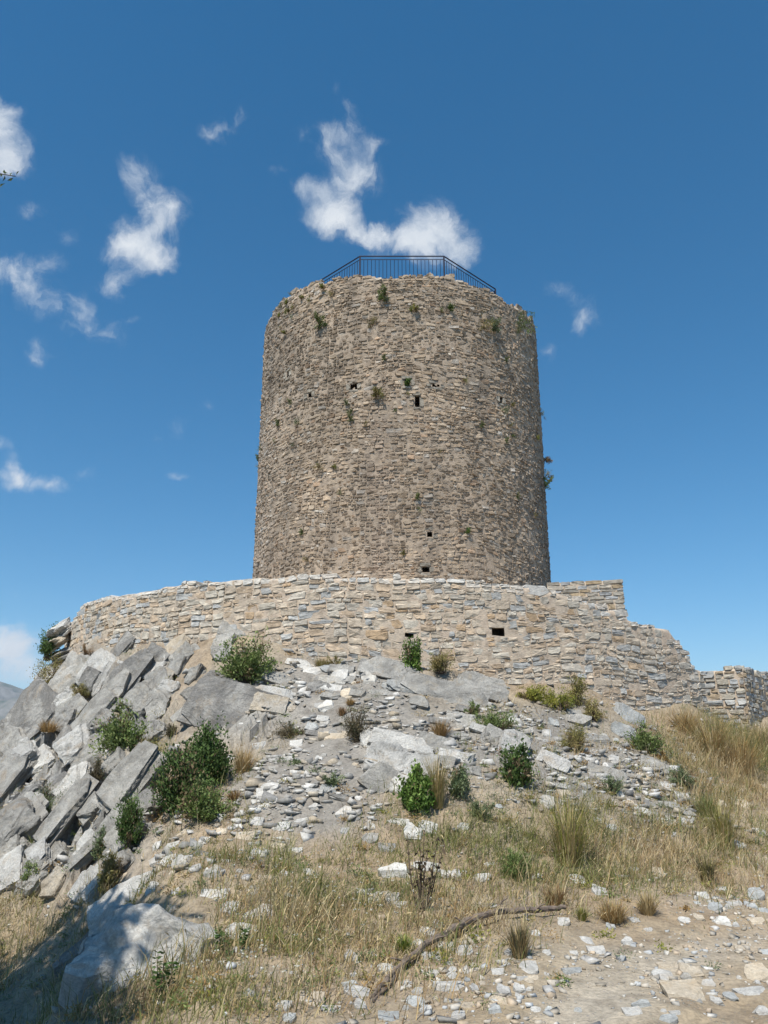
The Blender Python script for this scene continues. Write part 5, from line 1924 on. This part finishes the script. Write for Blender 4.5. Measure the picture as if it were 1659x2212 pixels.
def sward(name, n, seed, label, hmin, hmax, pal_dry, pal_green, green, width, heads, extra=None):
    g = np.random.default_rng(seed)
    spec = (extra or G_GRASS) + [(a_, b_, c_, d_, -e_) for a_, b_, c_, d_, e_ in G_BARE]
    P, px, py, f = scatter_world(n, g, spec, .012, 4.6, 22)
    # clumpiness
    cl_ = fbm(P[:, 0] * 2.2, P[:, 1] * 2.2, 0, 3, seed)
    k = g.uniform(-1, 1, len(P)) < cl_ * 3.4 + .35
    P, px, py = P[k], px[k], py[k]
    n = len(P)
    hgt = (hmin + (hmax - hmin) * g.uniform(0, 1, n) ** 2.0) * (1 + .5 * fbm(P[:, 0] * .9, P[:, 1] * .9, 0, 2, seed + 5))
    hgt *= 1 + .7 * gauss(px, py, [(1570, 1650, 130, 80, 1), (1220, 1800, 120, 80, .5)]) - .45 * gauss(px, py, [(1400, 1990, 300, 60, 1), (1000, 2120, 200, 60, .8)])
    a = g.uniform(0, 2 * math.pi, n)
    wind = np.array([.12, .03])
    sp = np.abs(g.normal(0, .6, n))
    d1 = unit(np.c_[np.cos(a) * sp + wind[0], np.sin(a) * sp + wind[1], np.ones(n)])
    Mi = P + d1 * (hgt * .55)[:, None] - np.array([0, 0, .02])
    d2 = unit(d1 + np.c_[np.cos(a) + .5, np.sin(a), -.7 * np.ones(n)] * g.uniform(.05, .65, (n, 1)))
    Ti = Mi + d2 * (hgt * .5)[:, None]
    b_ = g.uniform(0, math.pi, n)
    S = np.c_[np.cos(b_), np.sin(b_), np.zeros(n)] * (width * g.uniform(.6, 1.4, n))[:, None] * .5
    B = P - np.array([0, 0, .02])
    hd = g.uniform(0, 1, n) < heads
    wtip = np.where(hd, 1.6, .0)[:, None]
    V = np.stack([B - S, B + S, Mi + S * .8, Mi - S * .8, Ti - S * wtip * .2, Ti + S * wtip * .2], 1).reshape(-1, 3)
    o = np.arange(n) * 6
    Fq = np.vstack([np.c_[o, o + 1, o + 2, o + 3], np.c_[o + 3, o + 2, o + 5, o + 4]])
    gm = np.clip(green + .9 * fbm(P[:, 0] * .7, P[:, 1] * .7, 0, 3, seed + 9) + .55 * gauss(px, py, [(1200, 1800, 160, 70, 1), (1000, 1770, 130, 40, .9), (560, 1980, 200, 60, .5), (150, 2000, 150, 60, .6), (480, 2150, 150, 50, .4)])
                 - .25 * gauss(px, py, [(1570, 1650, 100, 60, 1), (900, 2010, 120, 60, .4)]), 0, 1)
    isg = g.uniform(0, 1, n) < gm
    pd, pg = np.array(pal_dry), np.array(pal_green)
    K = np.where(isg[:, None], pg[g.integers(0, len(pg), n)], pd[g.integers(0, len(pd), n)]) * g.uniform(.72, 1.25, (n, 1))
    # seed heads: short thick spindle at the tip
    parts_V, parts_F, parts_K = [V], [Fq], [np.repeat(K, 6, 0)]
    hi = np.nonzero(hd)[0]
    if len(hi):
        C = Ti[hi]
        Vh, Fh, Kh = leaf_geo(C, d2[hi], .055 * g.uniform(.6, 1.5, len(hi)), .16, np.array([(.50, .39, .22)]) * g.uniform(.8, 1.25, (len(hi), 1)), g, .3)
        parts_V.append(Vh)
        parts_F.append(Fh + 6 * n)
        parts_K.append(Kh)
    me = mesh_np(name, np.vstack(parts_V), np.vstack(parts_F), M['straw'], np.vstack(parts_K))
    tag(obj(name, me), label, kind='stuff')
    return n


DRY = [(.50, .41, .23), (.44, .33, .17), (.38, .26, .13), (.58, .49, .31), (.32, .23, .13)]
GRN = [(.185, .20, .065), (.24, .24, .085), (.14, .165, .055), (.28, .26, .11)]
n1_ = sward('dry_grass', 100000, 61, 'tall dry yellow-green grass covering the slope', .06, .44, DRY, GRN, .56, .0066, .14)
n2_ = sward('low_grass', 84000, 62, 'short matted straw and withered grass between the stones', .03, .11, DRY + [(.26, .16, .085)], GRN, .25, .0075, 0,
            [(a_, b_, c_ * 1.15, d_ * 1.2, e_ * 1.1) for a_, b_, c_, d_, e_ in G_GRASS] + [(1100, 2130, 250, 70, .5), (1500, 1990, 200, 50, .3)])
# low leafy herbs and dry cushions in cracks, scree and grass
g = np.random.default_rng(64)
P, px, py, f = scatter_world(1450, g, G_GRASS + [(180, 1600, 150, 150, .7), (120, 1800, 120, 100, .8), (1100, 1600, 200, 70, .5), (1040, 1730, 130, 50, .9), (1480, 1680, 110, 60, .9), (560, 1640, 60, 60, .5), (700, 1600, 150, 100, .12), (1350, 1650, 140, 70, .4)], .03, 5.5, 21)
lc, ld, kk, ls = [], [], [], []
for p_ in P:
    st = g.choice(['olive', 'grey', 'mid', 'gold', 'straw', 'rust', 'yellow'], p=[.26, .2, .14, .14, .12, .06, .08])
    r_ = g.uniform(.05, .17) * (1.5 if p_[0] < -3.5 and p_[1] > 12 else 1)
    m = int(26 + 260 * r_)
    dv = unit(g.normal(0, 1, (m, 3)) + np.array([0, 0, .7])) * r_ * g.uniform(.2, 1.1, (m, 1)) * np.array([1.2, 1.2, .8])
    dv[:, 2] = np.abs(dv[:, 2])
    lc.append(p_ + dv)
    ld.append(dv / r_ + g.normal(0, .5, (m, 3)))
    kk.append(np.array(GREEN[st])[g.integers(0, 3, m)] * g.uniform(.7, 1.3, (m, 1)))
    ls.append(np.full(m, g.uniform(.022, .05)))
V, F, cc = leaf_geo(np.vstack(lc), np.vstack(ld), np.concatenate(ls), .28, np.vstack(kk), g)
tag(obj('weeds', mesh_np('weeds', V, F, M['leaf'], cc)), 'low herbs and dry cushions dotted through grass, cracks and scree', kind='stuff')

# tiny pale umbels among the grass
g = np.random.default_rng(63)
P, px, py, f = scatter_world(1500, g, [(760, 1970, 170, 70, .6), (520, 2140, 160, 60, .8), (1080, 1740, 120, 60, .8), (640, 1930, 120, 50, .4), (1450, 1690, 90, 50, .4)], 0, 5, 20)
C = np.repeat(P + np.c_[np.zeros((len(P), 2)), g.uniform(.12, .32, len(P))], 5, 0) + g.normal(0, .014, (len(P) * 5, 3)) * np.array([1, 1, .3])
V, F, cc = leaf_geo(C, g.normal(0, 1, C.shape) * np.array([1, 1, .2]), .016, .9, np.array([(.55, .54, .46)]) * g.uniform(.75, 1.1, (len(C), 1)), g)
Vs, Fs, Ks = leaf_geo((P + C.reshape(-1, 5, 3).mean(1)) / 2, C.reshape(-1, 5, 3).mean(1) - P, np.linalg.norm(C.reshape(-1, 5, 3).mean(1) - P, axis=1), .012, np.tile([(.16, .17, .06)], (len(P), 1)), g)
tag(obj('wildflowers', mesh_np('wildflowers', np.vstack([V, Vs]), np.vstack([F, Fs + len(V)]), M['leaf'], np.vstack([cc, Ks]))), 'tiny whitish flower heads among the grass', kind='stuff')

# ------------------------------------------------------------------ tree beside the viewer: it shades the gully, one twig hangs into view
tree = bpy.data.objects.new('oak_tree', None)
COL.objects.link(tree)
tz = float(ground_z(np.array([-6.2]), np.array([3.6]))[0])
tree.location = (-6.2, 3.6, tz)
tag(tree, 'leafy tree at the left edge, only a twig with leaves in view', 'tree')
o3 = np.array([-6.2, 3.6, tz])
g = np.random.default_rng(70)
V, F = tube([(0, 0, -.2), (.05, .0, 1.2), (.25, .1, 2.6), (.6, .3, 4.0)], [.24, .19, .16, .12], 10, .06, g)
obj('trunk', mesh_np('trunk', V, F, M['bark'], smooth=True), tree)
LOBES = [(-4.85, 3.3, 5.1, 1.45), (-5.3, 5.2, 5.6, 1.5), (-6.1, 6.9, 5.6, 1.7), (-6.0, 3.4, 6.6, 1.7), (-6.8, 5.4, 6.2, 1.8), (-5.45, 4.2, 7.0, 1.6), (-5.2, 2.4, 6.8, 1.5)]
lc, ld, kk = [], [], []
for li, (x, y, z, r_) in enumerate(LOBES):
    c_ = np.array([x, y, z]) - o3
    V, F = tube([(.35, .18, 3.0), (np.array([.4, .2, 3.4]) + c_) / 2 + [0, 0, .3], c_ * .96], [.09, .055, .02], 7, .06, g)
    obj('limb', mesh_np('limb', V, F, M['bark'], smooth=True), tree)
    for k in range(120):
        dv = unit(g.normal(0, 1, 3)) * r_ * g.uniform(.35, 1.0) ** .6
        m = 45
        lc.append(c_ + dv + g.normal(0, .17, (m, 3)))
        ld.append(g.normal(0, 1, (m, 3)) + dv * .4)
        kk.append(np.array(GREEN['dark'][g.integers(0, 3)]) * g.uniform(.8, 1.4, (m, 1)))
lc, ld, kk = np.vstack(lc), np.vstack(ld), np.vstack(kk)
V, F, cc = leaf_geo(lc, ld, .20 * g.uniform(.7, 1.3, len(lc)), .5, kk, g)
obj('crown', mesh_np('crown', V, F, M['leaf'], cc), tree)
tipP = at_y(34, 381, 4.1) - o3
tb = np.array([-4.7, 3.4, 4.9]) - o3
V, F = tube([tb, tb + (tipP - tb) * .5 + [0, 0, .03], tipP], [.009, .006, .0025], 5)
obj('twig', mesh_np('twig', V, F, M['bark']), tree)
tw_c, tw_d = [], []
for (ax, ay, dx, dy) in ((8, 385, .3, 1), (2, 378, -.1, 1), (5, 400, .8, .35), (-2, 402, .6, .1), (22, 387, .8, .3), (24, 376, .2, 1), (38, 374, .4, 1), (10, 371, -.3, .8), (13, 374, 1, .1)):
    tw_c.append(at_y(ax, ay, 4.1 + g.uniform(-.03, .03)) - o3)
    tw_d.append(np.array([dx, g.uniform(-.3, .3), dy]))
V, F, cc = leaf_geo(np.array(tw_c), np.array(tw_d), .042 * g.uniform(.6, 1.1, len(tw_c)), .5, np.array([(.06, .085, .03)]) * g.uniform(.6, 1.5, (len(tw_c), 1)), g)
obj('leaves', mesh_np('leaves', V, F, M['leaf'], cc), tree)

# ------------------------------------------------------------------ air
hz = bpy.data.materials.new('haze')
hz.use_nodes = True
hz.node_tree.nodes.clear()
ho = hz.node_tree.nodes.new('ShaderNodeOutputMaterial')
hv = hz.node_tree.nodes.new('ShaderNodeVolumePrincipled')
hv.inputs['Color'].default_value = (.72, .84, 1.0, 1)
hv.inputs['Density'].default_value = 1.0e-4
hz.node_tree.links.new(hv.outputs[0], ho.inputs['Volume'])
bm = bmesh.new()
bmesh.ops.create_cube(bm, size=1)
hme = bpy.data.meshes.new('haze')
bm.to_mesh(hme)
bm.free()
hme.materials.append(hz)
zlo = float(GV[:, 2].min()) - 5
haze = obj('haze', hme, None, (0, 0, (zlo + 520) / 2), None, (33000, 33000, 520 - zlo))
tag(haze, kind='stuff')
print('SCRIPT', time.time()-T0)
